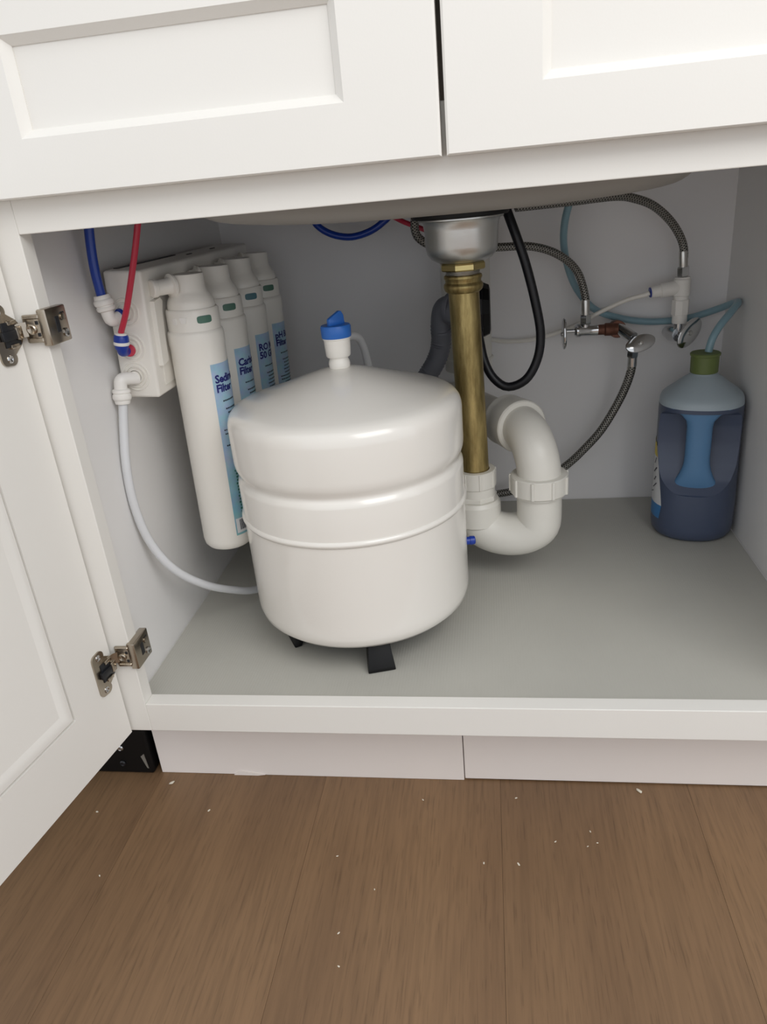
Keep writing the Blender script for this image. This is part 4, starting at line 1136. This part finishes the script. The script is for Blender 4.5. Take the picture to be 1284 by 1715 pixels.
# ------------------------------------------------------------------ shelf liner on the cabinet floor
def liner_mesh():
    nx, ny = 60, 44
    vs, fs = [], []
    x0, x1, y1 = XL + 0.002, XR - 0.003, D - 0.003
    for lay in (0, 1):
        for j in range(ny + 1):
            for i in range(nx + 1):
                u = i / nx; v = j / ny
                x = x0 + (x1 - x0) * u
                yf = 0.0205 + 0.0012 * math.sin(u * 9) + 0.0015 * math.sin(u * 23 + 1)
                y = yf + (y1 - yf) * v
                lift = 0.0
                if v < 0.06:
                    lift = (0.0012 + 0.0016 * max(0, math.sin(u * 7 - 2.2))) * (1 - v / 0.06)
                lift += 0.0002 * (math.sin(x * 31) * math.sin(y * 27) + 1)
                vs.append((x, y, ZF + 0.0002 + lift * 0.8 + lay * 0.0011))
    n = (nx + 1) * (ny + 1)
    for j in range(ny):
        for i in range(nx):
            a = j * (nx + 1) + i
            fs.append((a, a + nx + 1, a + nx + 2, a + 1))
            fs.append((n + a, n + a + 1, n + a + nx + 2, n + a + nx + 1))
    for j in range(ny):
        a = j * (nx + 1); b_ = a + nx
        fs += [(a, n + a, n + a + nx + 1, a + nx + 1), (b_, b_ + nx + 1, n + b_ + nx + 1, n + b_)]
    for i in range(nx):
        a = i; b_ = ny * (nx + 1) + i
        fs += [(a, a + 1, n + a + 1, n + a), (b_, n + b_, n + b_ + 1, b_ + 1)]
    return vs, fs
lv, lf = liner_mesh()
tag(MB().add(lv, lf).build('shelf_liner', 'liner', None, 30), 'ribbed translucent grey shelf liner covering the cabinet floor', 'liner')

# ------------------------------------------------------------------ appliance base showing under the door
dw = thing('dishwasher', 'black dishwasher base seen below the open door', 'dishwasher', (-0.35, 0.3, 0))
MB().box(-0.650, -0.0575, 0.0700, 0.0900, 0.0015, 0.1290, 0.004, 3).build('kick_panel', 'black_plastic', dw, 35)
MB().box(-0.650, -0.0520, 0.0300, 0.6000, 0.1350, 0.8700, 0.003, 2).build('body', 'black_plastic', dw, 35)
MB().box(-0.640, -0.0600, 0.0900, 0.5800, 0.0010, 0.1345, 0.002, 1).build('base_pan', 'black_plastic', dw, 35)
for x, z_, m in ((-0.0960, 0.0450, 'chrome'), (-0.0985, 0.0190, 'black_hose')):
    MB().lathe([(0.0, 0.0), (0.0042, 0.0), (0.0044, 0.0012), (0.0030, 0.0026), (0.0012, 0.0018), (0.0, 0.0018)], along((x, 0.0702, z_), (0, -1, 0)), 16).build('screw', m, dw)
MB().prism([(-0.0700, 0.032), (-0.0650, 0.036), (-0.0630, 0.012), (-0.0650, 0.013)], 0.0688, 0.0699, lambda u, v, d: (u, d, v)).build('tag', 'paper', dw, 0)

# ------------------------------------------------------------------ crumbs on the floor
cr = [(0.564, 0.0640, 0.0032, 'largest white crumb, lying against the right toe kick board'),
      (-0.0275, 0.0556, 0.0030, 'pale oblong crumb just in front of left toe kick end'),
      (0.0392, 0.012, 0.0018, 'pale crumb below the lifted vinyl sliver of the toe kick'),
      (-0.1064, 0.0039, 0.0016, 'pale crumb in the shade close beside the open door'),
      (-0.0563, -0.0877, 0.0012, 'speck on the leftmost plank, well forward of the door corner'),
      (0.3047, 0.0401, 0.0012, 'speck on floor left of the toe kick joint'),
      (0.4176, 0.0475, 0.0014, 'speck on floor right of the toe kick joint'),
      (0.4165, -0.0478, 0.0016, 'brightest speck of the pair on the plank seam, right one'),
      (0.3789, -0.0482, 0.0014, 'left speck of the pair beside the middle plank seam'),
      (0.4589, -0.0153, 0.0012, 'leftmost speck of the cluster right of the middle seam'),
      (0.4989, 0.0007, 0.0011, 'farthest back speck of the cluster right of middle seam'),
      (0.4936, -0.0202, 0.0010, 'nearest speck of the cluster right of middle seam'),
      (0.5047, -0.0148, 0.0010, 'rightmost speck of the cluster right of middle seam'),
      (0.2138, -0.0471, 0.0011, 'speck on floor straight below the front tank foot, highest there'),
      (0.2621, -0.0878, 0.0010, 'lone speck in the middle of the central floor plank'),
      (0.2323, -0.1403, 0.0013, 'second nearest speck to the bottom of the floor'),
      (0.2387, -0.175, 0.0012, 'speck nearest to the bottom edge of the view')]
for i, (x, y, s, lab) in enumerate(cr):
    bm = bmesh.new()
    bmesh.ops.create_icosphere(bm, subdivisions=2, radius=1.0)
    for v in bm.verts:
        v.co *= 1 + random.uniform(-0.25, 0.25)
    xf = Matrix.Translation((x, y, s * 0.42)) @ Matrix.Rotation(random.uniform(0, 3), 4, 'Z') @ Matrix.Diagonal((s * 1.25, s * 0.62, s * 0.45, 1))
    mb = MB(); mb.addbm(bm, xf)
    tag(mb.build('crumb', 'crumb', None, 60), lab, 'crumb', 'crumbs on the wood floor')
